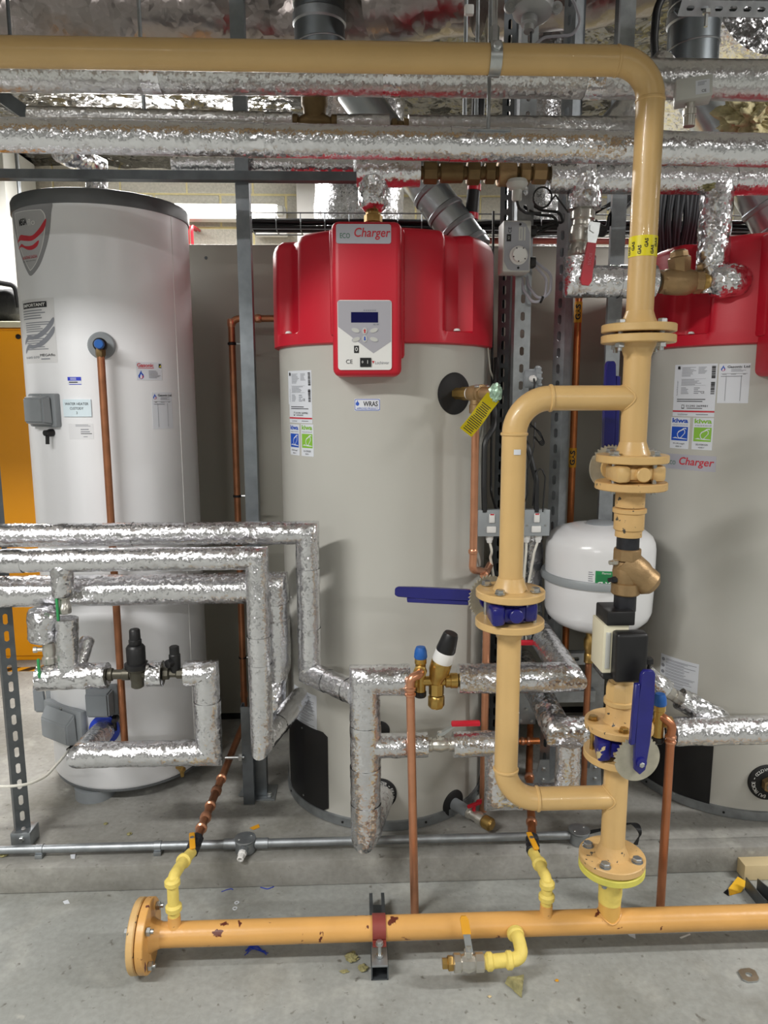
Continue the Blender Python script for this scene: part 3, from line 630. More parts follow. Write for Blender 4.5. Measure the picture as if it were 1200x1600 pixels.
def heater(t, rz, label):
    th_ = thing('water_heater', label, 'water heater', (t[0], t[1], PZ), rz); MT = MW[th_.name]
    def lp(n, bm, m, par=None, lab=None, ang=38): bm.transform(MT @ MX.Translation((0, 0, -PZ))); return part(n, bm, m, par or th_, lab, ang)
    Rr = t[2]; zc = hit(662, 537, TM)[1]; zt = hit(662, 362, TM)[1]+.012; zl = hit(700, 517, TM)[1]
    lp('tank_body', lathe(nb(), [(Rr-.006, PZ+.03), (Rr, PZ+.034), (Rr, zc+.02), (Rr-.03, zc+.03)], seg=96), TANK)
    lp('base_ring', lathe(nb(), [(Rr+.001, PZ), (Rr+.006, PZ+.004), (Rr+.006, PZ+.033), (Rr-.002, PZ+.036)], seg=96), STEEL)
    bm = nb()
    for a in range(8): q = R_(a*45+20); lathe(bm, [(.004, 0), (.004, .002)], (math.sin(q)*(Rr+.006), -math.cos(q)*(Rr+.006), PZ+.018), (math.sin(q), -math.cos(q), 0), 8)
    lp('base_screw', bm, BLKP)['kind'] = 'stuff'
    # red cap with hand-hold recesses
    sm = lambda a, b, x: (lambda k: k*k*(3-2*k))(min(1, max(0, (x-a)/(b-a))))
    def rc(a, z):
        d = 0
        for a0, a1 in ((27, 46), (-69, -47), (150, 170), (-170, -150)):
            d = max(d, sm(a0, a0+4, a)*(1-sm(a1-4, a1, a))*(.038 if z > zl else 0))
        return -d
    bm = nb(); angs = [-180+2*i for i in range(180)]; rings = []
    for z, r in ((zc, .347), (zc+.004, .355), (zl-.003, .356), (zl+.003, .356), ((zl+zt)/2, .355), (zt-.03, .353), (zt-.012, .347), (zt-.003, .334), (zt, .31)):
        rings.append([bm.verts.new(((r+rc(a, z))*math.sin(R_(a)), -(r+rc(a, z))*math.cos(R_(a)), z)) for a in angs])
    for A, B in zip(rings, rings[1:]):
        for i in range(180): bm.faces.new((A[i], A[(i+1) % 180], B[(i+1) % 180], B[i]))
    bm.faces.new(rings[-1]); bm.faces.new(rings[0]); cap = lp('red_cap', bm, RED, ang=50)
    for a in (36, -58):
        q = R_(a); n = V((math.sin(q), -math.cos(q), 0)); cp = lp('cap_clip', lathe(nb(), [(.0105, 0), (.008, .006), (0, .008)], n*.347+V((0, 0, zl+.0005)), Z3, 10), WHT, cap)
    # control housing on the front
    yb = 2.05-t[1]; x0, x1 = at(519, 470, 2.05).x-TM[0], at(628, 470, 2.05).x-TM[0]; z0, z1 = at(572, 588, 2.05).z, at(572, 344, 2.05).z
    bm = nb(); box(bm, (x0, yb, z0), (x1, -.30, z1), .02, seg=4); hs = lp('control_housing', bm, RED)
    bm = nb(); box(bm, (x1-.02, yb+.06, z0+.05), (x1+.012, -.29, zt-.012), .01); box(bm, (x0-.008, yb+.07, zc+.02), (x0+.02, -.29, zt-.012), .008); lp('side_cover', bm, RED, hs)
    def wm(px0, py0, px1, py1, o=0):
        a, b = at(px0, py0, 2.05), at(px1, py1, 2.05); c = V(((a.x+b.x)/2-TM[0], yb-o, (a.z+b.z)/2))
        p = MT @ (c-V((0, 0, PZ))); return flat(p, MT.to_3x3() @ X3, Z3), b.x-a.x, a.z-b.z
    f, w, h = wm(525, 350, 611, 381)
    sticker('nameplate', f, w, h, PLATE, [('t', INKE, 'ECO', -.34, -.1, .26, .18), ('t', INKR, 'Charger', .16, 0, .62, .66, {'shear': .18, 'bold': .012})], th_, 'silver nameplate with green and red lettering', .002, rrect(w, h, .006))
    f, w, h = wm(527, 469, 612, 578)
    it = [('p', PLATG, [(-.49, .49), (.49, .49), (.49, -.09), (.16, -.26), (-.49, .12)]), ('r', NAVY, -.25, .18, .25, .33), ('r', NAVY, .2, .18, .25, .33), ('t', INK, 'CE', -.29, -.38, .06), ('t', INKG, 'Lochinvar', .32, -.395, .045, .26), ('p', INKR, [(.13, -.37), (.18, -.37), (.155, -.41)]), ('r', BLKP, -.2, -.255, -.11, -.15), ('t', WHT, '0', -.155, -.2, .06)]
    for i in range(6): it.append(('r', INKG, -.02+.04*i, .345, .01+.04*i, .365))
    it += [('r', INKG, .16, .145, .2, .165), ('r', INKG, .22, .145, .26, .165)]
    pn = sticker('control_panel', f, w, h, WHT, it, th_, 'white and grey control panel with display and buttons', .003, rrect(w, h, .008), 8)
    for (x, y, rx, ry, r) in ((-.17, .07, .085, .035, .35), (.17, .07, .085, .035, .35), (-.16, -.06, .085, .035, .35), (.17, -.06, .085, .035, -.35), (0, .06, .05, .055, 0), (0, -.05, .05, .055, 0)):
        rl = r if x < 0 and y > 0 or x > 0 and y < 0 else -r
        rl = {(-.17, .07): -.3, (.17, .07): .3, (-.16, -.06): .3, (.17, -.06): -.3}.get((x, y), 0)
        for k, (s, m, o) in enumerate(((1, PLATE, .0044), (.86, GRYL, .0052))):
            bm = nb(); c, q = math.cos(rl), math.sin(rl)
            P_ = [f(x*w+s*(a*rx*w*c-b*ry*w*q*1.25), y*h+s*(a*rx*w*q+b*ry*w*c*1.25), o) for a, b in ell(0, 0, 1, 1, 20)]
            B_ = [f(x*w+s*(a*rx*w*c-b*ry*w*q*1.25), y*h+s*(a*rx*w*q+b*ry*w*c*1.25), .003) for a, b in ell(0, 0, 1, 1, 20)]
            A = [bm.verts.new(p) for p in P_]; B = [bm.verts.new(p) for p in B_]; bm.faces.new(A)
            for i in range(20): bm.faces.new((B[i], B[(i+1) % 20], A[(i+1) % 20], A[i]))
            part('button' if k else 'button_rim', bm, m, pn)
    bm = nb(); bm2 = nb()
    for sgn, y in ((1, .06), (-1, -.05)):
        (bm if sgn > 0 else bm2).faces.new([(bm if sgn > 0 else bm2).verts.new(f(a*w, (y+b*sgn)*h, .0058)) for a, b in ((-.012, -.03), (.012, -.03), (.012, .005), (.025, .005), (0, .03), (-.025, .005), (-.012, .005))])
    part('printed_mark', bm, INKR, pn); part('printed_mark', bm2, INKB, pn)
    a = f(-.02*w, -.4*h, .003); bm = nb(); sw = lambda x0_, y0_, x1_, y1_, o: prism(bm, [(x0_*w, y0_*h), (x1_*w, y0_*h), (x1_*w, y1_*h), (x0_*w, y1_*h)], f(0, 0, 0), f(1, 0, 0)-f(0, 0, 0), f(0, 1, 0)-f(0, 0, 0), o)
    sw(-.09, -.455, .115, -.325, .006); sr = part('rocker_switch', bm, BLKM, pn)
    bm = nb(); text(bm, 'O', f, -.05, -.39*h, .05*h) if 0 else None; text(bm, '0', f, -.045*w, -.385*h, .035*h, off=.0066); text(bm, 'I', f, .05*w, -.385*h, .05*h, off=.0066); part('lettering', bm, WHT, pn, None, 60)
    return th_, lp
hm, lpM = heater(TM, 0, 'middle water heater, beige cylinder with red top and control panel facing us')
hr, lpR = heater(TR, R_(-1), 'right water heater, beige cylinder with red top cut off by the frame edge')
for tk, h_, B in ((TM, hm, ((451, 579, 487, 632), (453, 632, 488, 661), (454, 663, 468, 711), (471, 663, 490, 713))), (TR, hr, ((1054, 569, 1120, 620), (1052, 620, 1117, 651), (1048, 652, 1077, 701), (1082, 653, 1114, 703)))):
    f, w, h = onto(tk, *B[0]); rating(f, w, h, h_); f, w, h = onto(tk, *B[1]); service(f, w, h, h_)
    f, w, h = onto(tk, *B[2]); kiwa('approval_sticker', f, w, h, h_, INKB, 'approved', ('KUKreg4', 'BS5.4'), 'blue and white approval sticker')
    f, w, h = onto(tk, *B[3]); kiwa('approval_sticker', f, w, h, h_, INKN, 'tested', ('20% HYDROGEN', 'READY'), 'green and white approval sticker')
f, w, h = onto(TM, 554, 623, 594, 642)
sticker('approval_sticker', f, w, h, PAPER, [('p', INKB, [(a, b) for a, b in rrect(.97, .94, .08)]), ('p', PAPER, rrect(.93, .84, .07)), ('t', INK, 'WRAS', .13, .08, .42, .56, {'bold': .02}), ('t', INKB, 'APPROVED PRODUCT', 0, -.3, .16, .82), ('p', INKB, [(-.38+.07*math.sin(q)*(1 if q > 0 else 1), .08-.16*math.cos(q)+(.16 if abs(q-3.14) < .3 else 0)) for q in [R_(20*i) for i in range(18)]])], hm, 'white sticker with blue water drop mark')
f, w, h = onto(TR, 1041, 711, 1119, 735)
sticker('nameplate', f, w, h, PLATE, [('t', INKE, 'ECO', -.36, -.08, .26, .18), ('t', INKR, 'Charger', .14, 0, .66, .66, {'shear': .18, 'bold': .012})], hr, 'loose silver nameplate stuck on the body')
f, w, h = onto(TR, 1122, 568, 1171, 630); log_label('service_label', f, w, h, hr, 'white service record label with flame mark')
# lower sheets, black cover panels, discs
def cover(tk, par, tha, thb, zb, zt_):
    bm = nb(); n = 12; th0 = (tha+thb)/2; W_ = (thb-tha)*tk[2]; zc = (zb+zt_)/2
    f = lambda u, v, o=0: cm(tk, th0+u/tk[2], zc+v, o)
    sh = rrect(W_, zt_-zb, .018); A = []; k = len(sh)
    rows = [[bm.verts.new(f(-W_/2+W_*i/n, (-1 if j == 0 else 1)*((zt_-zb)/2-(.012 if i in (0, n) else 0)), .004)) for i in range(n+1)] for j in (0, 1)]
    low = [[bm.verts.new(f(-W_/2+W_*i/n, (-1 if j == 0 else 1)*((zt_-zb)/2-(.012 if i in (0, n) else 0)), 0)) for i in range(n+1)] for j in (0, 1)]
    for i in range(n):
        bm.faces.new((rows[0][i], rows[0][i+1], rows[1][i+1], rows[1][i]))
        for j in (0, 1): bm.faces.new((rows[j][i], rows[j][i+1], low[j][i+1], low[j][i]))
    for i in (0, n): bm.faces.new((rows[0][i], rows[1][i], low[1][i], low[0][i]))
    pn = part('cover_panel', bm, BLKP, par, 'black curved cover panel')
    bm = nb()
    for s in (-1, 1):
        p = f(0, s*((zt_-zb)/2-.015), .004); lathe(bm, [(.0035, 0), (.0035, .002)], p, nrm(th0), 8)
    part('screw', bm, ZINC, pn)['kind'] = 'stuff'
tb_ = hit(514, 1268, TM); tt_ = hit(514, 1147, TM); thl = hit(459, 1150, TM)[0]; cover(TM, hm, thl-.12, tb_[0], tb_[1], tt_[1])
q1, q2 = hit(1108, 1264, TR), hit(1108, 1171, TR); dz = tt_[1]-tb_[1]; cover(TR, hr, q1[0]-(tb_[0]-thl)-.1, q1[0], q1[1], q1[1]+dz)
for tk, h_, bx in ((TM, hm, (461, 1085, 495, 1140)), (TR, hr, (1031, 1030, 1091, 1092))):
    f, w, h = onto(tk, *bx)
    if tk is TM: h *= 1.15
    it = [('p', INKG, ell(-.42, .38-.16*i, .05, .045, 12)) for i in range(3)]+[('l', INKG, -.34, -.46+.076*i, .46, -.40+.076*i, 2) for i in range(12)]
    sticker('instruction_label', f, w, h, PAPER, it, h_, 'white sheet of fine multilingual print')
def disc(tk, par, px, py, r, txt=None, lab=None, inner=None):
    th, z = hit(px, py, tk); n = nrm(th); p = cm(tk, th, z)
    bm = nb(); lathe(bm, [(r, -.02), (r, .006), (r-.004, .009), (.0, .009)], p-n*.004, n, 40); d = part('port_ring', bm, BLKM, par, lab)
    if txt:
        bm = nb(); ringtext(bm, txt, p+n*.006, V((math.cos(th), math.sin(th), 0)), Z3, r*.77, r*.18, R_(-174), R_(174), .0006); part('lettering', bm, WHT, d, None, 60)
    return p, n, th
disc(TM, hm, 594, 1240, .052, 'COLD WATER - KOUD WATER - EAU FROIDE - ', 'black ring with white lettering')
disc(TM, hm, 594, 1141, .03)
pr, nr, tr = disc(TR, hr, 1199, 1222, .06, 'EAU FROIDE - COLD WATER - KOUD WATER - ', 'black ring with white lettering')
t = thing('inlet_fitting', 'brass cold inlet fitting in the black ring of the right heater', 'fitting', tuple(pr))
part('nut', lathe(nb(), [(.02, .006), (.024, .008), (.024, .03), (.02, .032)], pr, nr, 6), BRZ, t); part('nipple', lathe(nb(), [(.017, .03), (.017, .055), (.022, .056), (.022, .085), (.016, .088)], pr, nr, 20), NICK, t)
# relief valve with yellow tag on the middle heater
p, n, th = disc(TM, hm, 710, 615, .062); th_ = thing('relief_valve', 'bronze relief valve with a yellow paper tag on the middle heater', 'valve', tuple(p))
tg = V((math.cos(th), math.sin(th), 0))
part('nipple', lathe(nb(), [(.017, .005), (.017, .03), (.019, .031), (.019, .058), (.015, .06)], p, n, 6), BRS, th_)
part('seal', lathe(nb(), [(.016, .057), (.018, .06), (.0165, .066)], p, n, 16), WHT, th_)
part('body', lathe(nb(), [(.015, .062), (.021, .066), (.024, .08), (.024, .1), (.019, .104), (.019, .108), (.026, .109), (.026, .116), (.02, .118), (.017, .17), (.013, .178)], p, n, 24), BRZ, th_)
c = p+n*.09; part('outlet', lathe(nb(), [(.017, -.005), (.017, .03), (.0195, .033), (.0195, .055), (.016, .057)], c, -Z3, 10), BRZ, th_)
for s in (-1, 1): part('bolt', lathe(nb(), [(.0045, -.006), (.0045, .006), (.003, .008)], p+n*.1125+tg*.02*s+Z3*.02, n, 6), ZINC, th_)
e = p+n*.176; g0 = at(772, 618, e.y-.01)
bm = nb(); a0, a1 = at(771, 620, g0.y), at(728, 676, g0.y-.005); dd = a1-a0; s = dd.cross(Y3).normalized(); n0 = 8
A = [[bm.verts.new(a0+dd*(i/n0)+s*k+Y3*(.006*math.sin(i*.9))) for k in (-.021, .021)] for i in range(n0+1)]
for i in range(n0): bm.faces.new((A[i][0], A[i][1], A[i+1][1], A[i+1][0]))
bmesh.ops.solidify(bm, geom=bm.faces[:], thickness=.0008); tagp = part('paper_tag', bm, TAPY, th_, 'yellow printed tag')
bm = nb()
for i in range(15):
    k = .24+.05*i; q = a0+dd*k+Y3*(.006*math.sin(k*n0*.9))-Y3*.0012; w_ = random.uniform(.011, .018)
    prism(bm, [(-w_, -.0012), (w_, -.0012), (w_, .0012), (-w_, .0012)], q, s, dd, -.0003) 
part('printed_mark', bm, INK, tagp, kind='stuff')
bm = nb(); bmesh.ops.create_icosphere(bm, subdivisions=3, radius=1)
for v in bm.verts: v.co = a0+V((.006, -.002, .012))+V((v.co.x*.016, v.co.y*.012, v.co.z*.024))*(1+.5*NZ.noise(v.co*3))
part('foil_wrap', bm, mat('pale_green_foil', '#a9c9b2', .35, .3, .5, 60), th_)
# discharge pipe from it
q0 = at(741, 640, c.y); q1 = at(739, 872, c.y)
q2 = at(744, 890, c.y); q3 = V((q2.x+.0, c.y+.0, q2.z)); q4 = at(760, 889, c.y+.1)
t = thing('copper_pipe', 'bright copper pipe dropping from the bronze relief valve', 'pipe', tuple(q0))
part('pipe', tube(nb(), [c-Z3*.05, V((c.x-.0, c.y, q1.z)), V((c.x-.002, c.y, q2.z)), V((q4.x, q4.y, q4.z-.01)), V((q4.x+.03, q4.y+.1, q4.z-.01))], .0115, 16, .022), COP, t)
bm = nb(); collar(bm, V((c.x-.001, c.y, q1.z+.02)), Z3, .0115, .016, .0025); part('joint', bm, COP, t); bm = nb(); collar(bm, V((q4.x-.012, q4.y-.03, q4.z-.01)), V((.5, 1, 0)), .0115, .016, .0025); part('joint', bm, COP, t)
# drain cock
p, n, th = disc(TM, hm, 708, 1255, .045); t = thing('drain_valve', 'small drain valve with red butterfly handle low on the middle heater', 'valve', tuple(p))
d = (n+V((.35, -.25, -.1))).normalized()
part('spigot', lathe(nb(), [(.02, 0), (.019, .06), (.016, .062)], p, d, 20), GRYP, t)
part('body', lathe(nb(), [(.015, .06), (.019, .064), (.019, .075), (.016, .078), (.017, .1), (.021, .102), (.021, .122), (.016, .125)], p, d, 12), NICK, t)
part('cap', lathe(nb(), [(.019, .125), (.021, .13), (.021, .152), (.015, .158), (0, .158)], p, d, 24), BRS, t)
c = p+d*.085+Z3*.016; sd = d.cross(Z3).normalized(); bm = nb(); cyl(bm, c, c+Z3*.018, .006, 10); box(bm, (-.026, -.005, 0), (.026, .005, .012), .004, MX.Translation(c+Z3*.014) @ MX.Rotation(.5, 4, 'Z')); box(bm, (.01, -.004, 0), (.03, .004, .016), .003, MX.Translation(c+Z3*.016) @ MX.Rotation(.5, 4, 'Z')); part('handle', bm, REDL, t)

# ================================================================ white cylinder at left
th_ = thing('hot_water_cylinder', 'tall white cylinder with grey lid standing at the left', 'water heater', (TW[0], TW[1], PZ))
zb, zt = hit(170, 1232, TW)[1], hit(158, 318, TW)[1]; Rw = TW[2]
part('tank_body', lathe(nb(), [(Rw-.012, zb-.012), (Rw, zb+.004), (Rw, zt)], (TW[0], TW[1], 0), seg=96), TANKW, th_)
part('bottom_trim', lathe(nb(), [(Rw-.02, zb-.02), (Rw-.006, zb-.016), (Rw-.006, zb-.01), (Rw-.02, zb-.006)], (TW[0], TW[1], 0), seg=80), LID, th_)
part('lid', lathe(nb(), [(Rw-.004, zt-.002), (Rw+.004, zt), (Rw+.004, zt+.034), (Rw, zt+.042), (Rw-.012, zt+.046), (0, zt+.05)], (TW[0], TW[1], 0), seg=96), LID, th_)
for a in (-21, 99, 219):
    q = R_(a); part('foot', lathe(nb(), [(.066, PZ), (.066, zb-.02)], (TW[0]+.218*math.sin(q), TW[1]-.218*math.cos(q), 0), seg=32), GRYP, th_)
ths = (hit(277, 560, TW)[0]); bm = nb(); p = cm(TW, ths, 0); lathe(bm, [(.0012, zb+.01), (.0012, zt)], p, Z3, 8); part('seam', bm, WHT, th_)
def pxuv(tk, c, pts, k=1): 
    th0, z0 = hit(*c, tk); return [((hit(x, y, tk)[0]-th0)*tk[2], hit(x, y, tk)[1]-z0) for x, y in pts]
C4 = lambda L, ox=0, oy=280, s=3.75: [(ox+x/s, oy+y/s) for x, y in L]
ctr = (48, 375); th0, z0 = hit(*ctr, TW); fB = lambda u, v, o=0: cm(TW, th0+u/TW[2], z0+v, o)
out = pxuv(TW, ctr, C4([(72, 175), (110, 152), (200, 140), (299, 132), (300, 200), (290, 320), (265, 420), (230, 510), (185, 565), (160, 540), (125, 450), (95, 330), (78, 240)]))
inn = pxuv(TW, ctr, C4([(88, 205), (100, 195), (220, 178), (245, 180), (266, 210), (268, 250), (262, 330), (245, 410), (215, 490), (185, 533), (172, 528), (140, 460), (112, 370), (95, 270)]))
sc = lambda P_, k: [(x*k, y*k) for x, y in P_]
cx_, cy_ = sum(x for x, y in inn)/len(inn), sum(y for x, y in inn)/len(inn); inn2 = [(cx_+(x-cx_)*.955, cy_+(y-cy_)*.975) for x, y in inn]
out, inn, inn2 = smooth(out), smooth(inn), smooth(inn2)
sw1 = pxuv(TW, ctr, C4([(106, 375), (120, 330), (150, 330), (190, 330), (230, 290), (271, 230), (262, 290), (230, 330), (190, 360), (150, 362), (122, 360)]))
sw2 = pxuv(TW, ctr, C4([(112, 412), (128, 380), (150, 392), (190, 388), (228, 358), (222, 390), (195, 412), (165, 414), (130, 398)]))
def tx(s, px, py, hpx, wpx, m, **k):
    (u0, v0), (u1, _), (_, v1) = pxuv(TW, ctr, [(px, py), (px+wpx, py), (px, py+hpx)]); return ('t', m, s, u0, v0, abs(v1-v0), abs(u1-u0), k)
GRAD = mat('badge_grey', '#97979a', .4); GRAL = mat('badge_grey_light', '#b3b3b5', .4)
sw1, sw2 = smooth(sw1), smooth(sw2)
sticker('badge', fB, 1, 1, GRAD, [('p', WHT, inn), ('p', GRAL, inn2), ('p', INKR, sw1), ('p', INKR, sw2), tx('MEGA', 35.8, 347, 11, 13.5, INK, bold=.04), tx('flo', 49, 347, 10, 12.5, WHT), tx('HEATRAE SADIA', 46.5, 402, 5, 27, INKR), tx('Hot water specialists', 46, 408, 2, 24, INK)], th_, 'grey shield badge with two red swooshes', .0008, out)
f, w, h = onto(TW, 38, 466, 87, 567)
swg = lambda o: smooth([(-.45, -.2+o), (-.3, -.12+o), (-.05, -.13+o), (.25, -.02+o), (.47, .14+o), (.45, .02+o), (.2, -.14+o), (-.1, -.19+o), (-.3, -.19+o), (-.46, -.26+o)])
sticker('notice_label', f, w, h, mat('label_white', '#e0e0e1', .4), [('p', INKG, swg(.06)), ('p', INKG, swg(-.08)), ('r', INK, -.42, .36, .34, .45), ('t', WHT, 'IMPORTANT', -.04, .405, .05, .68, {'bold': .03}), ('l', INKG, -.44, .18, .4, .34, 4), ('l', INKG, -.36, -.02, .42, .15, 5), ('l', INKG, -.36, -.3, .42, -.04, 8), ('t', INKG, '0 845 070', -.2, -.41, .035, .5), ('t', INK, 'MEGAflo', .27, -.38, .04, .38), ('l', INKG, .1, -.46, .45, -.42, 1)], th_, 'white notice with black heading and grey swooshes')
f, w, h = onto(TW, 213, 566, 253, 594)
sticker('contact_card', f, w, h, PAPER, flame(-.34, -.22, .26, h/w)+[('t', INKR, 'Gasonic', -.16, .33, .22, .62, {'bold': .02}), ('l', INKR, -.44, .13, .25, .2, 1), ('l', INKG, -.05, -.4, .42, .05, 7), ('r', INK, .36, .2, .46, .42), ('p', TAPY, [(.37, .24), (.45, .24), (.45, .36)])], th_, 'white contact card with red lettering and flame mark')
f, w, h = onto(TW, 106, 589, 127, 601)
sticker('asset_label', f, w, h, PAPER, [('r', INKV, -.5, .02, .5, .5), ('r', INKV, -.4, -.5, .5, -.42), ('l', PAPER, -.3, .1, .3, .42, 2), ('l', INK, -.4, -.35, .42, -.02, 1)], th_, 'small blue and white asset label')
f, w, h = onto(TW, 100, 624, 143, 651)
sticker('name_plate', f, w, h, PAPB, [('t', INK, 'WATER HEATER', 0, .24, .15, .84), ('t', INK, 'CUSTODY', 0, -.02, .15, .48), ('t', INK, '3', 0, -.28, .15)], th_, 'pale blue plate reading water heater custody 3', .004)
f, w, h = onto(TW, 108, 662, 146, 686)
sticker('asset_label', f, w, h, mat('label_clear', '#dfe0e3', .4), [('l', INKG, -.2, .3, .48, .46, 2), ('l', INKG, 0, -.1, .45, .2, 2), ('l', INK, 0, -.2, .45, -.1, 1), ('l', INKG, .1, -.4, .35, -.3, 1)], th_, 'white label with small grey print')
f, w, h = onto(TW, 238, 613, 269, 670); log_label('service_label', f, w, h, th_, 'white service record label with flame mark')
# thermostat boxes
def sbox(px0, py0, px1, py1, dep, lab, slope=0, m=GRYP):
    th, z = hit((px0+px1)/2, (py0+py1)/2, TW); w = (hit(px1, (py0+py1)/2, TW)[0]-hit(px0, (py0+py1)/2, TW)[0])*TW[2]; h = hit((px0+px1)/2, py0, TW)[1]-hit((px0+px1)/2, py1, TW)[1]
    M = tb(TW, th, z); bm = nb(); box(bm, (-w/2, -.012, -h/2), (w/2, .012, h/2), .006, M); b = part('thermostat_box', bm, m, th_, lab)
    bm = nb(); k = w*.4; hh = h*.44; prof = [(.0, -hh), (dep, -hh*.85), (dep, hh*(.85-slope)), (dep*.15, hh)]
    A = [bm.verts.new(M @ V((s*(k*(.86 if y > dep*.5 else 1)), -.011-y, v))) for s in (-1, 1) for y, v in prof]
    for i in range(4): j = (i+1) % 4; bm.faces.new((A[i], A[j], A[4+j], A[4+i]))
    bm.faces.new(A[:4][::-1]); bm.faces.new(A[4:]); es = bm.edges[:]
    bmesh.ops.bevel(bm, geom=es, offset=.005, segments=2, affect='EDGES'); part('cover', bm, m, b)
    part('screw', lathe(nb(), [(.005, 0), (.004, .003)], M @ V((0, -.013, h/2-.01)), nrm(th), 10), ZINC, b)
sbox(51, 615, 90, 667, .034, 'grey thermostat box'); sbox(58, 1064, 84, 1112, .04, 'grey thermostat box'); sbox(136, 1069, 186, 1116, .045, 'dark grey box', m=mat('grey_plastic_dark', '#6f7478', .5)); sbox(81, 1102, 124, 1156, .036, 'grey box with sloped top', .5)
def gland(px, py, lab):
    th, z = hit(px, py, TW); n = nrm(th); p = cm(TW, th, z); bm = nb(); lathe(bm, [(.012, 0), (.012, .012), (.009, .016), (.009, .03), (0, .032)], p, n, 14); tube(bm, [p+n*.02, p+n*.022-Z3*.035], .006, 10); part('cable_gland', bm, BLKP, th_)
gland(82, 676, ''); gland(181, 1121, '')
# port, blue cap, copper drop pipe
th, z = hit(159, 540, TW); n = nrm(th); p = cm(TW, th, z)
part('port_ring', lathe(nb(), [(.041, -.01), (.041, .004), (.036, .008), (.0, .008)], p, n, 36), GRYP, th_)
cc = p+n*.045
t = thing('copper_pipe', 'straight aged copper pipe down the front of the white cylinder from a blue cap', 'pipe', tuple(cc-Z3*.9))
part('valve_body', lathe(nb(), [(.015, -.044), (.015, -.02), (.02, -.018), (.02, .008), (.015, .012)], cc, n, 20), BLKM, t)
part('blue_cap', lathe(nb(), [(.0135, .01), (.0145, .014), (.0145, .028), (.0115, .033), (0, .033)], cc, n, 24), BLUC, t)
part('nut', lathe(nb(), [(.013, -.004), (.0155, .012), (.0155, .03), (.012, .038)], cc, -Z3, 6), BRZD, t)
b = at(192, 1158, cc.y); part('pipe', tube(nb(), [cc-Z3*.03, V((cc.x, cc.y, b.z))], .0115, 16), COPO, t)
bm = nb(); a = cm(TW, hit(180, 875, TW)[0], at(180, 875, 2.3).z); box(bm, (cc.x-.014, cc.y-.004, a.z-.01), (cc.x+.014, a.y+.02, a.z+.01), .003); part('pipe_clip', bm, BRS, t)
th, z = hit(277, 1198, TW); p = cm(TW, th, z); t = thing('drain_cock', 'tiny brass drain cock low on the white cylinder at right', 'valve', tuple(p)); n = nrm(th)
part('body', lathe(nb(), [(.008, 0), (.008, .02), (.011, .021), (.011, .036), (.007, .038)], p, n, 6), BRS, t); part('tail', lathe(nb(), [(.006, 0), (.008, .01), (.006, .026)], p+n*.028, -Z3, 10), BRS, t)
# ================================================================ yellow gas train (plane Y = 1.70)
YG = 1.70; GX, GL = .648, .368; GR = .0302; FR = .0825
def zg(py, px=965): return at(px, py, YG).z
def weld(bm, p, d, r): collar(bm, p, d, r-.0005, .008, .0022, 24)
def fl_disc(p, d, parent, m, neck=True, t=.018, r=FR, nl=.03, pr=GR):
    """flange face at p, body running along d, weld neck after it"""
    bm = nb(); pr_ = [(r-.002, 0), (r, .002), (r, t-.002), (r-.002, t)]
    if neck: pr_ += [(pr+.012, t), (pr+.005, t+nl*.5), (pr, t+nl)]
    lathe(bm, pr_, p, d, 44); return part('flange', bm, m, parent, None, 30)
z_top = at(600, 90, YG).z; zF1 = zg(522, 992); zT = zg(622, 880); zV1t, zV1b = zg(722, 985), zg(752, 985)
# --- overhead pipe with its drop
t = thing('gas_pipe', 'ochre gas pipe running overhead and bending down to the upper flange', 'pipe', (GX, YG, zF1+.002))
P_ = [V((-1.5, YG, z_top)), V((GX, YG, z_top)), V((GX, YG, zF1+.03))]
part('pipe', tube(nb(), P_, GR, 28, .078, n=12), OCH, t)
bm = nb(); weld(bm, V((GX-.078, YG, z_top)), X3, GR); weld(bm, V((GX, YG, z_top-.078)), Z3, GR); part('weld_seam', bm, OCH, t, kind='stuff')
fl_disc(V((GX, YG, zF1+.003)), Z3, t, OCH)
zb0, zb1 = zg(403, 1003), zg(371, 1003)
bt = part('marker_tape', lathe(nb(), [(GR, 0), (GR+.0008, .0003), (GR+.0008, zb1-zb0), (GR, zb1-zb0)], (GX, YG, zb0), Z3, 32), TAPY, t, 'yellow tape printed GAS')
bm = nb(); tg_ = (GX, YG, GR)
for i, (a, k) in enumerate(((-62, .5), (-34, .3), (-8, .62), (18, .3), (38, .66), (62, .32), (-85, .3), (85, .6))):
    f = lambda u, v, o=0, a=a, k=k: cm(tg_, R_(a)+u/GR, zb0+(zb1-zb0)*k+v, o); text(bm, 'GAS', f, 0, 0, .0075, .019, rot=math.pi/2, bold=.03, off=.0014)
part('lettering', bm, INK, bt, None, 60)
# --- tee spool with the bypass leg
t = thing('gas_pipe', 'ochre gas pipe tee with bypass leg bending down at its left', 'pipe', (GX, YG, zV1t))
part('pipe', tube(nb(), [V((GX, YG, zF1-.03)), V((GX, YG, zV1t+.03))], GR, 28), OCH, t)
zL = zg(932, 797)
part('branch_pipe', tube(nb(), [V((GX, YG, zT)), V((GL, YG, zT)), V((GL, YG, zL+.03))], GR*.95, 28, .082, n=12), OCH, t)
bm = nb(); weld(bm, V((GL+.082, YG, zT)), X3, GR); weld(bm, V((GL, YG, zT-.082)), Z3, GR)
tube(bm, [V((GX-math.sqrt(GR*GR-(.95*GR*math.sin(q))**2)-.0005, YG+.96*GR*math.sin(q), zT+.96*GR*math.cos(q))) for q in [R_(15*i) for i in range(25)]], .0022, 8); part('weld_seam', bm, OCH, t, kind='stuff')
fl_disc(V((GX, YG, zF1-.003)), -Z3, t, OCH); fl_disc(V((GX, YG, zV1t)), Z3, t, OCH); fl_disc(V((GL, YG, zL)), Z3, t, OCH)
bolts(t, (GX, YG, zF1), Z3, .0625, 4, .011, .06, .021, ZINC, .35)
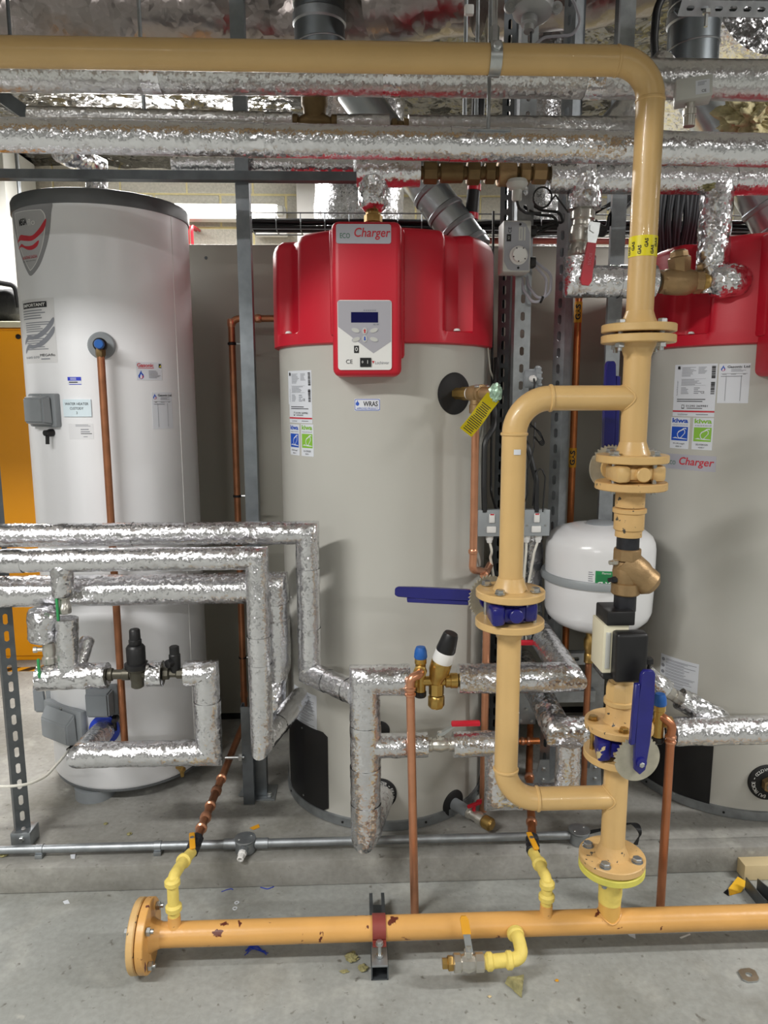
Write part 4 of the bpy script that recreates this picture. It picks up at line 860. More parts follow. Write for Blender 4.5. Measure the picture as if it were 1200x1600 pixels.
f = lambda u, v, o=0: cm((GL, YG, GR), .05+u/GR, zg(705, 810)+v, o); sticker('blank_label', f, .016, .012, PAPER, [], t, 'small blank white label')
# --- butterfly valves
def butterfly(name, label, p, up, body, lever_m, stem, h, front, plate_m, lever, worn=False, knob=True):
    """wafer body centred at p; stem direction horizontal; lever is a function adding the handle"""
    t = thing(name, label, 'valve', tuple(p)); stem = V(stem).normalized(); side = stem.cross(Z3)
    part('wafer_body', lathe(nb(), [(.046, -h/2), (.052, -h/2+.004), (.052, h/2-.004), (.046, h/2)], p, Z3, 36), body, t)
    bm = nb(); M = MX((( side.x, -front.x, 0, p.x), (side.y, -front.y, 0, p.y), (0, 0, 1, p.z), (0, 0, 0, 1)))
    box(bm, (-.062, -.066, -h*.42), (-.026, .02, h*.42), .009, M); box(bm, (.026, -.066, -h*.42), (.062, .02, h*.42), .009, M); box(bm, (-.045, -.062, -h*.3), (.045, .0, h*.3), .006, M); part('lug', bm, body, t, kind='stuff')
    if knob: cyl(b2 := nb(), p+front*.045, p+front*.079, .0165, 24, .002); part('stem_boss', b2, body, t)
    part('stem_neck', lathe(nb(), [(.018, .04), (.018, .085), (.03, .086), (.03, .094), (.012, .095), (.012, .125)], p, stem, 20), body, t)
    c = p+stem*.098; up = V(up).normalized()
    A = []; n = 72; a_, b_ = frame(stem, up)
    for i in range(n):
        q = 2*math.pi*i/n; r = .056
        if i < n*.42: r = .058 if i % 2 else .052
        A.append((r*math.cos(q-.9), r*math.sin(q-.9)))
    prism(bm := nb(), A, c, a_, b_, .004); part('notch_plate', bm, plate_m, t)
    lever(t, c+stem*.016, up, stem, lever_m); return t
def lever_std(L, w=.014, gap=.012, base=-.02, flip=1):
    def f(t, c, up, stem, m):
        s = up.cross(stem).normalized()
        bm = nb(); prism(bm, [(-w*.75, base), (0, base-.012), (w*.75, base), (w, .05), (w*1.05, L*.7), (w*.95, L-.008), (w*.6, L), (-w*.6, L), (-w*.95, L-.008), (-w*1.05, L*.7), (-w, .05)], c-stem*.006, s, up, .012)
        bmesh.ops.bevel(bm, geom=bm.edges[:], offset=.002, segments=1, affect='EDGES'); part('lever', bm, m, t)
        bm = nb(); prism(bm, [(-.006, .045), (.006, .045), (.006, L*.86), (-.006, L*.86)], c-s*flip*(w+.007)-stem*.004, (s+up*.14*flip), up, .012); bmesh.ops.bevel(bm, geom=bm.edges[:], offset=.0015, segments=1, affect='EDGES'); part('trigger', bm, m, t)
        part('lever_bolt', lathe(nb(), [(.007, 0), (.007, .006), (.005, .008)], c+stem*.006+up*-.004, stem, 6), ZINC, t)
    return f
FR_ = V((0, -1, 0))
PLZ = mat('notch_plate', '#b9b4a2', .6, .4, .15, 40)
p1_ = V((GX, YG, (zV1t+zV1b)/2)); hh = zV1t-zV1b
butterfly('butterfly_valve', 'ochre-painted butterfly valve with upright blue lever behind the pipe', p1_, (-.02, 0, 1), OCH, BLUL, (-.16, .98, 0), hh, FR_, PLZ, lever_std(.26))
zB = zg(966, 797); hB = zL-zB
butterfly('butterfly_valve', 'blue butterfly valve on the bypass leg with lever pointing left', V((GL, YG, (zL+zB)/2)), (-1, .15, .02), BLUL, BLUL, (-.35, .93, 0), hB, FR_, PLZ, lever_std(.235, flip=-1))
# --- lower bypass leg
zE = zg(1247, 880)
t = thing('gas_pipe', 'ochre lower bypass leg below the blue valve, turning right to the riser', 'pipe', (GL, YG, zE))
# riser geometry below
zR0, zR1 = zg(1137, 968), zg(1172, 968)           # faces of the lower blue valve
zF2 = zg(1345, 960)
part('pipe', tube(nb(), [V((GL, YG, zB-.03)), V((GL, YG, zE)), V((GX, YG, zE))], GR*.95, 28, .082, n=12), OCH, t)
part('riser_pipe', tube(nb(), [V((GX, YG, zR1-.03)), V((GX, YG, zF2+.03))], GR, 28), OCH, t)
bm = nb(); weld(bm, V((GL, YG, zE+.082)), Z3, GR); weld(bm, V((GL+.082, YG, zE)), X3, GR)
tube(bm, [V((GX-math.sqrt(GR*GR-(.95*GR*math.sin(q))**2)-.0005, YG+.96*GR*math.sin(q), zE+.96*GR*math.cos(q))) for q in [R_(15*i) for i in range(25)]], .0022, 8); part('weld_seam', bm, OCH, t, kind='stuff')
fl_disc(V((GL, YG, zB)), -Z3, t, OCH); fl_disc(V((GX, YG, zR1)), -Z3, t, OCH); fl_disc(V((GX, YG, zF2+.002)), Z3, t, OCHD)
bolts(t, (GL, YG, zL), Z3, .0625, 4, .011, .045+hB, .022, ZINC, .62)
# --- companion flange, union, nipple
zU = zV1b
t = thing('gas_union', 'chipped ochre flange and pipe union below the ochre valve', 'fitting', (GX, YG, zg(838)))
fl_disc(V((GX, YG, zV1b)), -Z3, t, OCHD, False, r=FR)
bolts(t, (GX, YG, zV1t), Z3, .0625, 4, .011, .045+hh, .02, ZINC, .35)
za, zb_, zc_, zd_ = zg(768), zg(793), zg(800), zg(838)
part('hub', lathe(nb(), [(.034, za+.004), (.034, zb_+.002)], (GX, YG, 0), Z3, 32), OCHD, t)
part('union_nut', lathe(nb(), [(.034, zb_), (.039, zb_-.002), (.039, zc_), (.035, zc_-.003), (.035, zd_+.018), (.031, zd_+.014), (.031, zd_)], (GX, YG, 0), Z3, 32), OCHD, t)
zs0 = zg(857); part('nipple', lathe(nb(), [(.0265, zs0-.01), (.0265, zd_+.01)], (GX, YG, 0), Z3, 24), BLKI, t)
# --- bronze strainer
zs1 = zg(928)
t = thing('strainer', 'bronze Y strainer between two black nipples, bowl pointing right', 'valve', (GX, YG, zs1))
part('end_hub', lathe(nb(), [(.03, zs0-.028), (.034, zs0-.026), (.034, zs0-.003), (.031, zs0)], (GX, YG, 0), Z3, 8), BRZ, t)
part('end_hub', lathe(nb(), [(.031, zs1), (.034, zs1+.003), (.034, zs1+.028), (.03, zs1+.03)], (GX, YG, 0), Z3, 32), BRZ, t)
part('body', lathe(nb(), [(.029, zs1+.025), (.031, zs1+.04), (.033, (zs0+zs1)/2), (.029, zs0-.03)], (GX, YG, 0), Z3, 32), BRZ, t)
zm = (zs0+zs1)/2; bd = V((.72, -.1, -.62)).normalized()
part('bowl', lathe(nb(), [(.03, -.012), (.037, .012), (.037, .04), (.033, .055), (.034, .06), (.034, .075), (.022, .088), (0, .09)], V((GX-.002, YG, zm+.02)), bd, 32), BRZ, t)
for px, py in ((957, 877), (957, 904)):
    q = V((GX-.028, YG-.01, zg(py, px))); part('test_plug', lathe(nb(), [(.008, 0), (.008, .01), (.0055, .011), (.0055, .02)], q, V((-1, -.2, 0)), 6), NICK if py < 890 else BLKI, t)
# --- shut-off actuator (black and cream)
za, zb_ = zg(947), zg(1052)
t = thing('gas_solenoid_valve', 'black and cream gas shut-off valve body on the riser', 'valve', (GX, YG, zb_))
part('nipple', lathe(nb(), [(.0265, za-.01), (.0265, zs1+.006)], (GX, YG, 0), Z3, 24), BLKI, t)
def gx(px): return at(px, 1000, YG-.05).x
part('top_block', box(nb(), (gx(947)+.002, YG-.045, zg(968)-.002), (gx(990)+.004, YG+.04, za), .004), BLKP, t)
zc_ = zg(1042); part('body', box(nb(), (gx(945), YG-.04, zc_), (gx(985), YG+.045, zg(967)-.002), .003), CREAM, t)
part('lower_block', box(nb(), (gx(947), YG-.04, zb_), (gx(998), YG+.04, zc_+.002), .004), BLKP, t)
part('actuator_cover', box(nb(), (gx(958), YG-.075, zb_+.004), (gx(1008), YG-.036, zg(975)), .009, seg=3), BLKP, t)
bm = nb(); box(bm, (gx(946)+.004, YG-.0425, zc_+.012), (gx(956), YG-.0395, zg(972)-.012), .001); part('side_rib', bm, GRYL, t)
q = V((gx(1008), YG-.055, zg(1020))); bm = nb(); box(bm, q+V((0, -.01, -.008)), q+V((.018, .01, .008)), .003); part('cable_entry', bm, BLKP, t)
bm = nb(); tube(bm, [q+V((.012, 0, -.006)), q+V((.013, .01, -.035)), q+V((.008, .05, -.06))], .004, 10, .02); part('cable', bm, CABB, t)
# --- lower union and flange
t = thing('gas_union', 'ochre hexagonal pipe union and flange below the black shut-off valve', 'fitting', (GX, YG, zR0))
zh = zg(1065); zh2 = zg(1096)
part('neck', lathe(nb(), [(.027, zh-.005), (.027, zb_+.0)], (GX, YG, 0), Z3, 28), OCH, t)
part('union_nut', lathe(nb(), [(.033, zh2), (.036, zh2+.003), (.036, zh-.012), (.03, zh)], (GX, YG, 0), Z3, 8), OCH, t)
part('collar', lathe(nb(), [(.036, zh2-.006), (.039, zh2-.003), (.039, zh2+.006), (.036, zh2+.008)], (GX, YG, 0), Z3, 32), OCH, t)
part('hub', lathe(nb(), [(.040, zR0+.016), (.034, zR0+.026), (.0325, zh2-.003)], (GX, YG, 0), Z3, 28), OCHD, t)
fl_disc(V((GX, YG, zR0)), Z3, t, OCHD, False); bolts(t, (GX, YG, zR0), Z3, .0625, 4, .011, .045+zR0-zR1, .02, BRS, .9)
pv = V((GX, YG, (zR0+zR1)/2)); dv = V((at(1008, 1208, 1.56).x-GX, -.14, 0)).normalized()
butterfly('butterfly_valve', 'chipped blue butterfly valve low on the riser with tall upright blue lever', pv, (.03, 0, 1), mat('blue_chipped', '#1f2076', .4, 0, .1, 20, chip='#c9b78c', ct=.6, cs=40), BLUL, dv, zR0-zR1, V((-.2, -.98, 0)).normalized(), PLZ, lever_std(.225, .018), knob=False)
# --- yellow stub and floor header
zH = at(700, 1447, YG).z
t = thing('gas_header', 'worn ochre gas header pipe lying low above the floor', 'pipe', (.3, YG, zH-.03))
xa = at(236, 1455, YG).x
part('pipe', tube(nb(), [V((xa, YG, zH)), V((2.0, YG, zH))], GR, 28, 0, .05), OCHW, t)
part('stub_pipe', tube(nb(), [V((GX, YG, zH)), V((GX, YG, zF2-.045))], GR*.93, 28), mat('stub_paint', '#dfae5a', .4), t)
part('fresh_paint', tube(nb(), [V((GX, YG, zg(1407))), V((GX, YG, zF2-.03))], GR*.93+.0012, 28, 0, .006, .003, 30), YEL, t, 'fresh pale yellow paint band')
bm = nb(); tube(bm, [V((GX+GR*.95*math.cos(q), YG+GR*.95*math.sin(q), zH+math.sqrt(GR*GR-(.93*GR*math.sin(q))**2)+.001)) for q in [R_(15*i) for i in range(25)]], .0025, 8); part('weld_seam', bm, OCHW, t)
fl_disc(V((GX, YG, zF2-.002)), -Z3, t, YELG, True, nl=.025); bolts(t, (GX, YG, zF2), Z3, .0625, 4, .0125, .058, .021, STEEL, .62)
fl_disc(V((xa-.018, YG, zH)), X3, t, OCHW, True, nl=.025, r=.088, t=.02)
t2 = thing('blind_flange', 'round blind end flange bolted on the left end of the floor header', 'fitting', (xa-.03, YG, zH-.088))
part('disc', lathe(nb(), [(.085, 0), (.088, .003), (.088, .016), (.085, .019)], (xa-.04, YG, zH), X3, 44), OCHD, t2, ang=30)
bolts(t2, (xa-.02, YG, zH), -X3, .067, 4, .011, .062, .021, ZINC, .5)
# branch fittings: yellow elbows, handles, copper tails
def gasbranch(px, pts, label, lab2, vpx):
    x = at(px, 1430, YG).x
    t = thing('gas_branch', label, 'pipe', (x, YG, zH+GR))
    P0 = V((x, YG, zH+GR*.8)); Pn = [P0, V((x, YG, zH+.075)), V((x, YG, at(*pts[0], YG).z))]+[at(*q, Y) for q, Y in ((pts[1], pts[3]), (pts[2], pts[4]))]
    part('socket', lathe(nb(), [(.019, 0), (.016, .006), (.016, .03)], P0, Z3, 20), OCHW, t)
    part('painted_pipe', tube(nb(), Pn, .0145, 16, .02, .008, .0012, 60), YEL, t)
    bm = nb(); d = (Pn[2]-Pn[1]).normalized(); collar(bm, Pn[1], d, .0145, .022, .006); part('joint', bm, YEL, t)
    bm = nb(); collar(bm, Pn[2]-Z3*.012, d, .0145, .022, .005); part('joint', bm, YEL, t); d = (Pn[4]-Pn[3]).normalized(); bm = nb(); collar(bm, Pn[3], d, .0145, .02, .005); part('joint', bm, YEL, t)
    return t, Pn[4], d
t, e, d = gasbranch(272, ((273, 1372), (287, 1345), (299, 1332), 1.80, 1.87), 'yellow-painted gas branch rising at the left end of the header', '', 0)
c2 = V((-.452, 2.795, .16))
def gasvalve(e, d, label):
    t = thing('gas_valve', label, 'valve', tuple(e)); L = .075
    part('body', lathe(nb(), [(.013, 0), (.019, .004), (.019, .02), (.016, .024), (.02, .035), (.016, .05), (.019, .055), (.019, .07), (.013, .075)], e, d, 8), BLKI, t)
    s = d.cross(Z3).normalized(); u = s.cross(d); hp = e+d*.03+u*.022-s*.004
    M = MX(((s.x, d.x, u.x, hp.x), (s.y, d.y, u.y, hp.y), (s.z, d.z, u.z, hp.z), (0, 0, 0, 1)))
    bm = nb(); box(bm, (-.008, -.05, -.003), (.008, .03, .004), .003, M @ MX.Rotation(.25, 4, 'Z')); part('handle', bm, ORNG, t); cyl(bm := nb(), hp-u*.014, hp+u*.006, .006, 10); part('stem', bm, ZINC, t)
    return e+d*L
d1 = (c2-e).normalized(); e1 = gasvalve(e, d1, 'small black gas valve with orange handle at the left branch')
t = thing('copper_pipe', 'copper gas pipe sloping up from the left branch and rising by the partition', 'pipe', tuple(e1))
ztop = at(366, 498, 2.8).z
part('pipe', tube(nb(), [e1, c2, V((c2.x, 2.8, ztop)), V((.0, 2.78, ztop))], .0125, 14, .03, .05), COPO, t)
for k in (.06, .13, .21, .32, .42): bm = nb(); collar(bm, e1+(c2-e1)*k, d1, .0125, .03 if k in (.13, .32) else .016, .0045); part('joint', bm, COP, t)
for py in (505, 1085): bm = nb(); q = at(376, py, 2.8); collar(bm, V((c2.x, 2.8, q.z)), Z3, .0125, .03, .003); part('joint', bm, COP, t)
for px in (388, 404): bm = nb(); collar(bm, V((at(px, 498, 2.8).x, 2.79, ztop)), X3, .0125, .024, .003); part('joint', bm, COP, t)
def pclip(p, d, r, m=BLKM, back=None):
    bm = nb(); collar(bm, p, d, r, .012, .004); part('pipe_clip', bm, m, t)
for py in (537, 775, 1027):
    q = at(378, py, 2.8); pclip(V((c2.x, 2.8, q.z)), Z3, .0125); cyl(bm := nb(), V((c2.x+.015, 2.8, q.z)), V((c2.x+.05, 2.8, q.z)), .0045, 8); part('clip_stud', bm, ZINC, t)
t, e, d = gasbranch(853, ((853, 1375), (843, 1350), (833, 1332), 1.79, 1.86), 'yellow-painted gas branch rising from the header right of centre', '', 0)
c3 = at(822, 1158, 2.7); c3.z = .17; d1 = (c3-e).normalized(); e1 = gasvalve(e, d1, 'small black gas valve with orange handle at the right branch')
t = thing('copper_pipe', 'copper gas pipe running back from the right branch and up behind the vessel', 'pipe', tuple(e1))
gz = at(878, 1158, 2.6)
part('pipe', tube(nb(), [e1, e1+(c3-e1)*.5, V((c3.x-.01, 2.6, .2)), V((c3.x-.01, 2.6, .36)), V((.775, 2.6, .36)), V((.775, 2.6, 2.3))], .0125, 14, .03, .06), COPR, t)
for k in (.08, .2, .36): bm = nb(); collar(bm, e1+(c3-e1)*.5*k/.4, d1, .0125, .022, .004); part('joint', bm, COP, t)
tg_ = (.775, 2.6, .0125)
for py in (488, 715):
    q = at(900, py, 2.6); b = part('marker_tape', lathe(nb(), [(.0127, -.035), (.0135, -.034), (.0135, .034), (.0127, .035)], (.775, 2.6, q.z), Z3, 20), ORNG, t, 'orange tape reading GAS')
    bm = nb(); f = lambda u, v, o=0, z=q.z: cm(tg_, -.32+u/.0125, z+v, o); text(bm, 'GAS', f, 0, 0, .017, .052, rot=math.pi/2, bold=.04, off=.0016); part('lettering', bm, INK, b, None, 60)
# header support: floor channel, strap, standoff
cx = at(592, 1440, YG).x
t = thing('pipe_support', 'galvanised floor channel with red-brown strap clamping the header', 'bracket', (cx, YG, 0))
bm = nb(); y0, y1 = atz(597, 1532, 0).y, atz(592, 1396, .04).y
box(bm, (cx-.021, y0, .001), (cx+.021, y1, .004)); box(bm, (cx-.0215, y0, .001), (cx-.0185, y1, .042)); box(bm, (cx+.0185, y0, .001), (cx+.0215, y1, .042)); box(bm, (cx-.0185, y0, .039), (cx-.012, y1, .042)); box(bm, (cx+.012, y0, .039), (cx+.0185, y1, .042))
part('channel', bm, STEELD, t, kind=None)
bm = nb(); A = []; rr_ = GR+.001
for i in range(17):
    q = R_(200-220*i/16) ; A.append((math.cos(q)*rr_, math.sin(q)*rr_))
pts = [V((cx, YG-math.cos(R_(-20+220*i/16))*rr_, zH+math.sin(R_(-20+220*i/16))*rr_)) for i in range(17)]
ends = [V((cx, YG-.052, zH-.012))]+pts+[V((cx, YG+.052, zH-.012))]
strip(bm, ends, .017, .0035)
part('strap', bm, REDD, t)
for sy in (-.047, .047): inst('bolt', boltmesh(.009, zH-.05, ZINC), t, MX.Translation((cx, YG+sy, zH-.006)))
part('plate', box(nb(), (cx-.02, YG-.075, .043), (cx+.02, YG+.07, .049), .002), STEEL, t)
# drain valve on the header
q0 = at(800, 1447, YG); t = thing('drain_valve', 'floor-level lever valve on a yellow elbow drain off the header', 'valve', (q0.x, 1.58, .02))
yA = 1.60; za_ = .075; qe = V((q0.x+.008, yA, za_)); L_ = at(757, 1505, yA).x
part('elbow_pipe', tube(nb(), [V((q0.x, YG-.02, zH)), V((q0.x+.004, YG-.06, zH+.005)), V((q0.x+.006, yA, za_+.002)), V((L_, yA, za_-.004))], .0165, 18, .03, .008, .001, 60), YEL, t)
for p, d in ((V((q0.x+.001, YG-.036, zH+.001)), Y3), (V((q0.x-.028, yA, za_-.001)), X3), (V((L_+.012, yA, za_-.003)), X3)): bm = nb(); collar(bm, p, d, .0165, .02, .005); part('joint', bm, YEL, t)
vp = V((L_, yA, za_-.004)); part('valve_body', lathe(nb(), [(.018, 0), (.022, .003), (.022, .022), (.018, .025), (.023, .04), (.018, .056), (.022, .06), (.022, .075), (.017, .078)], vp, -X3, 8), NICK, t)
part('plug', lathe(nb(), [(.016, .077), (.018, .08), (.018, .09), (.013, .092), (.013, .104)], vp, -X3, 6), BRS, t)
hb = vp-X3*.04+Z3*.02; part('stem', lathe(nb(), [(.011, 0), (.011, .014), (.007, .015), (.007, .028)], hb, Z3, 12), NICK, t)
he = at(724, 1430, yA+.03); hd = (he-hb-Z3*.024); s = X3
bm = nb(); hdn = hd.normalized(); prism(bm, [(-.0085, -.012), (.0085, -.012), (.0085, hd.length*.45), (-.0085, hd.length*.45)], hb+Z3*.024, s, hdn, .003); part('lever', bm, ZINC, t)
bm = nb(); prism(bm, [(-.0105, hd.length*.42), (.0105, hd.length*.42), (.0105, hd.length-.008), (.006, hd.length), (-.006, hd.length), (-.0105, hd.length-.008)], hb+Z3*.024-Y3*.001, s, hdn, .007); part('lever_sleeve', bm, ORNG, t)
# ================================================================ rods and clips overhead
def rod(px, py0, py1, Y, r, label, m=STEEL):
    a, b = at(px, py0, Y), at(px, py1, Y); x = b.x; t = thing('hanger_rod', label, 'rod', (x, Y, b.z)); ztop = 2.95
    part('rod', tube(nb(), [V((x, Y, b.z)), V((x, Y, ztop))], r, 10), m, t); return t
t = rod(763, 0, 205, YS2-.02, .0045, 'thin threaded rod carrying the lower foil pipe left of the riser')
q = at(763, 205, YS2-.02); bm = nb(); tube(bm, [at(763, 205, YS2-.02)+V((0, 0, 0)), V((q.x, YS2-.02, at(763, 240, YS2).z+.036))], .0045, 8)
bm.free(); part('saddle', box(nb(), (q.x-.05, YS2-.035, q.z-.003), (q.x+.05, YS2+.03, q.z), .001), STEEL, t)
cx = at(772, 92, YG).x; t = thing('pipe_clip', 'galvanised split clip with rod holding the yellow overhead pipe', 'bracket', (cx, YG, z_top+.03))
bm = nb()
pts = [V((cx, YG+(GR+.0015)*math.cos(R_(i*12)), z_top+(GR+.0015)*math.sin(R_(i*12)))) for i in range(31)]
strip(bm, pts, .0125, -.003)
part('band', bm, ZINC, t); q = at(772, 84, YG-GR-.004)
part('bolt', lathe(nb(), [(.009, 0), (.009, .006), (.0055, .007), (.0055, .012)], V((cx, YG-GR-.003, z_top+.012)), -Y3, 14), ZINC, t)
part('rod', tube(nb(), [V((cx, YG, z_top+GR)), V((cx, YG, 2.95))], .006, 12), ZINC, t); part('nut', lathe(nb(), [(.0105, 0), (.0105, .03)], (cx, YG, z_top+GR+.003), Z3, 6), ZINC, t)
rod(226, 0, 188, YS3-.015, .005, 'thin vertical rod at the upper left above the foil pipes'); rod(16, 0, 60, 2.3, .005, 'thin dark rod at the far upper left', STEELD)
rod(726, 0, 190, YS3+.09, .0055, 'hanger rod left of the yellow pipe clip'); t = rod(744, 0, 190, YS3+.05, .005, 'bent hanger rod with a white clamp left of the yellow pipe clip')
q = at(733, 16, YS3+.04); part('clamp', box(nb(), q-V((.012, .008, .012)), q+V((.012, .008, .012)), .003), WHT, t)
# ================================================================ steel frames
def channel(bm, p, L, w=.041, d=.041, t=.0025, along=Z3, face=V((0, -1, 0)), slots=True, sl=.03, pitch=.05, sw=.013, lips=True):
    """slotted C channel: web towards `face`, flanges behind it"""
    side = along.cross(face).normalized(); p = V(p)
    if slots: slotted(bm, p, L, w, t, pitch, sl, sw, along, side)
    else:
        prism(bm, [(-w/2, 0), (w/2, 0), (w/2, L), (-w/2, L)], p, side, along, t)
    n = side.cross(along).normalized()        # slotted/prism thickness goes along this
    inn = -face
    for s in (-1, 1):
        a = p+side*(s*w/2); prism(bm, [(0, 0), (d, 0), (d, L), (0, L)], a-side*(t if s > 0 else 0), inn, along, (-t if inn.cross(along).dot(side) < 0 else t))
        if lips: prism(bm, [(-.009 if s > 0 else 0, 0), (0 if s > 0 else .009, 0), (0 if s > 0 else .009, L), (-.009 if s > 0 else 0, L)], a+inn*(d-t), side, along, t)
    return bm
def footplate(p, parent, m=STEEL, flip=1):
    bm = nb(); box(bm, p+V((-.05, -.05, 0)), p+V((.05, .05, .005)), .001); part('base_plate', bm, m, parent)
    prism(bm := nb(), [(0, 0), (.055, 0), (.012, .09), (0, .09)], p+V((-.022*flip, -.024, .005)), V((-flip, 0, 0)), Z3, .004); part('gusset', bm, m, parent)
    inst('bolt', boltmesh(.009, .012, ZINC), parent, MX.Translation(p+V((-.035*flip, .0, .012)))); inst('bolt', boltmesh(.009, .012, ZINC), parent, MX.Translation(p+V((.03*flip, -.03, .012))))
def post(px, py, Y, label, m=POSTM, w=.041, slots=False, face=V((0, -1, 0)), foot=True, ztop=2.95, d=.041, sl=.03, pitch=.05, z0=PZ, name='steel_post', zbot=None):
    q = at(px, py, Y); z0 = zbot or PZ; t = thing(name, label, 'post', (q.x, Y, z0))
    bm = channel(nb(), (q.x, Y, z0+.006), ztop-z0-.006, w, d, face=face, slots=slots, sl=sl, pitch=pitch); part('channel', bm, m, t, ang=30)
    if foot: footplate(V((q.x, Y+.02, z0)), t)
    return t, q.x
t, xs = post(391, 700, 2.36, 'plain galvanised steel post between the white cylinder and middle heater')
# dark horizontal strut across
a, b = at(0, 271, 2.335), at(558, 272, 2.335)
bm = channel(nb(), (a.x-1.3, 2.335, a.z), b.x-a.x+1.3, .026, .03, along=X3, slots=False); t = thing('steel_strut', 'dark horizontal steel strut across the upper left in front of the block wall', 'strut', (a.x, 2.35, a.z)); part('channel', bm, STEELD, t, ang=30)
# short channel beside the post, with pipe clip
q = at(388, 1216, 2.31); q2 = at(388, 1105, 2.31); t = thing('support_channel', 'short dark channel standing beside the post foot with a pipe clip', 'bracket', (q.x, 2.31, PZ))
part('channel', channel(nb(), (q.x, 2.31, PZ+.002), q2.z-PZ, .036, .036, slots=False), STEELD, t, ang=30)
q = at(352, 1184, 2.30); cyl(bm := nb(), (q.x, 2.30, q.z), (q2.x-.018, 2.30, q.z), .005, 10); part('stud', bm, ZINC, t); lathe(bm := nb(), [(.012, -.005), (.012, .006)], (q2.x-.03, 2.3, q.z), X3, 6); part('nut', bm, ZINC, t)
t, _ = post(24, 1150, 2.12, 'dark slotted steel upright at the left edge beside the foil pipes', STEELD, .041, True, V((.55, -.83, 0)).normalized(), False, 1.95, sl=.032, pitch=.052)
q = V((_, 2.13, PZ)); part('foot_bracket', box(nb(), q+V((-.03, -.035, 0)), q+V((.03, .03, .05)), .003), STEEL, t); inst('bolt', boltmesh(.008, .02, ZINC), t, MX.Translation(q+V((.005, -.036, .032))) @ MX.Rotation(R_(90), 4, 'X'))
# slotted columns right of the middle heater
t, xc = post(817, 470, 2.3, 'front slotted galvanised column carrying the dial controller', STEEL, .05, True, foot=False, sl=.026, pitch=.052)
post(788, 470, 2.52, 'slotted column just left of and behind the dial controller', STEELD, .041, True, V((-.5, -.86, 0)).normalized(), False, sl=.03, pitch=.045)
t, x2 = post(875, 500, 2.42, 'slotted galvanised post left of the rear copper gas pipe', STEEL, .041, True, V((-.75, -.66, 0)).normalized(), False, sl=.03, pitch=.052)
t, x3 = post(962, 450, 2.45, 'galvanised post behind the upper ochre flange', STEEL, .045, False, V((-.2, -.98, 0)).normalized(), False)
for px, lab in ((846, 'left triangular steel foot bracket behind the bypass leg'), (926, 'right triangular steel foot bracket behind the riser')):
    q = at(px, 1200, 2.35); t = thing('foot_bracket', lab, 'bracket', (q.x, 2.35, PZ)); footplate(V((q.x, 2.35, PZ)), t); prism(bm := nb(), [(-.035, 0), (.03, 0), (.022, .12), (-.01, .12)], V((q.x, 2.34, PZ+.004)), X3, Z3, .004); part('upright', bm, STEEL, t)
    for z in (.05, .09): inst('bolt', boltmesh(.007, .01, ZINC), t, MX.Translation((q.x+.005, 2.336, PZ+z)) @ MX.Rotation(R_(90), 4, 'X'))
q, q2 = at(868, 1030, 2.4), at(960, 1030, 2.4); t = thing('support_rail', 'slotted horizontal rail under the white expansion vessel', 'bracket', (q.x, 2.4, q.z)); part('channel', channel(nb(), (q.x-.02, 2.4, q.z), q2.x-q.x+.04, .041, .03, along=X3, sl=.03, pitch=.052), STEEL, t, ang=30)
q, q2 = at(808, 1090, 2.42), at(930, 1090, 2.42); t = thing('support_rail', 'lower horizontal steel rail behind the foil pipe bends', 'bracket', (q.x, 2.42, q.z)); part('channel', channel(nb(), (q.x-.05, 2.42, q.z), q2.x-q.x+.05, .041, .03, along=X3, slots=False), STEEL, t, ang=30)
q = at(822, 1115, 2.46); t = thing('mounting_plate', 'small galvanised plate on the frame behind the bypass leg', 'bracket', (q.x, 2.46, q.z)); part('plate', box(nb(), q+V((-.035, -.003, -.04)), q+V((.035, .003, .045)), .002), STEEL, t)
for dx, dz in ((-.02, -.025), (.02, -.025), (0, .02)): inst('bolt', boltmesh(.006, .01, ZINC), t, MX.Translation(q+V((dx, -.005, dz))) @ MX.Rotation(R_(90), 4, 'X'))
post(1003, 620, 2.7, 'thin dark post behind the ochre tee', STEELD, .03, False, foot=False) if 0 else None
# upper frame behind the overhead pipes: two more uprights and a perforated rail
for px, Y, lab in ((905, 2.75, 'dark steel upright at top right of centre behind the overhead pipe'), (975, 2.8, 'grey steel upright near the overhead bend')):
    q = at(px, 40, Y); t = thing('steel_post', lab, 'post', (q.x, Y, 2.12)); part('channel', channel(nb(), (q.x, Y, 2.12), .82, .041, .041, slots=False), STEELD, t, ang=30)
q, q2 = at(1062, 12, 2.3), at(1260, 12, 2.3); t = thing('perforated_rail', 'perforated steel rail with a bolt at the top right corner', 'bracket', (q.x, 2.3, q.z))
part('channel', channel(nb(), (q.x, 2.3, q.z), q2.x-q.x, .041, .041, along=X3, face=V((0, -.75, -.66)).normalized(), sl=.022, pitch=.042), STEEL, t, ang=30)
q = at(1104, 18, 2.28); part('bolt', lathe(nb(), [(.012, .004), (.012, -.006), (.006, -.007), (.006, -.04)], q, Z3, 6), ZINC, t)
q, q2 = at(1015, 2, 2.3), at(1062, 2, 2.3)

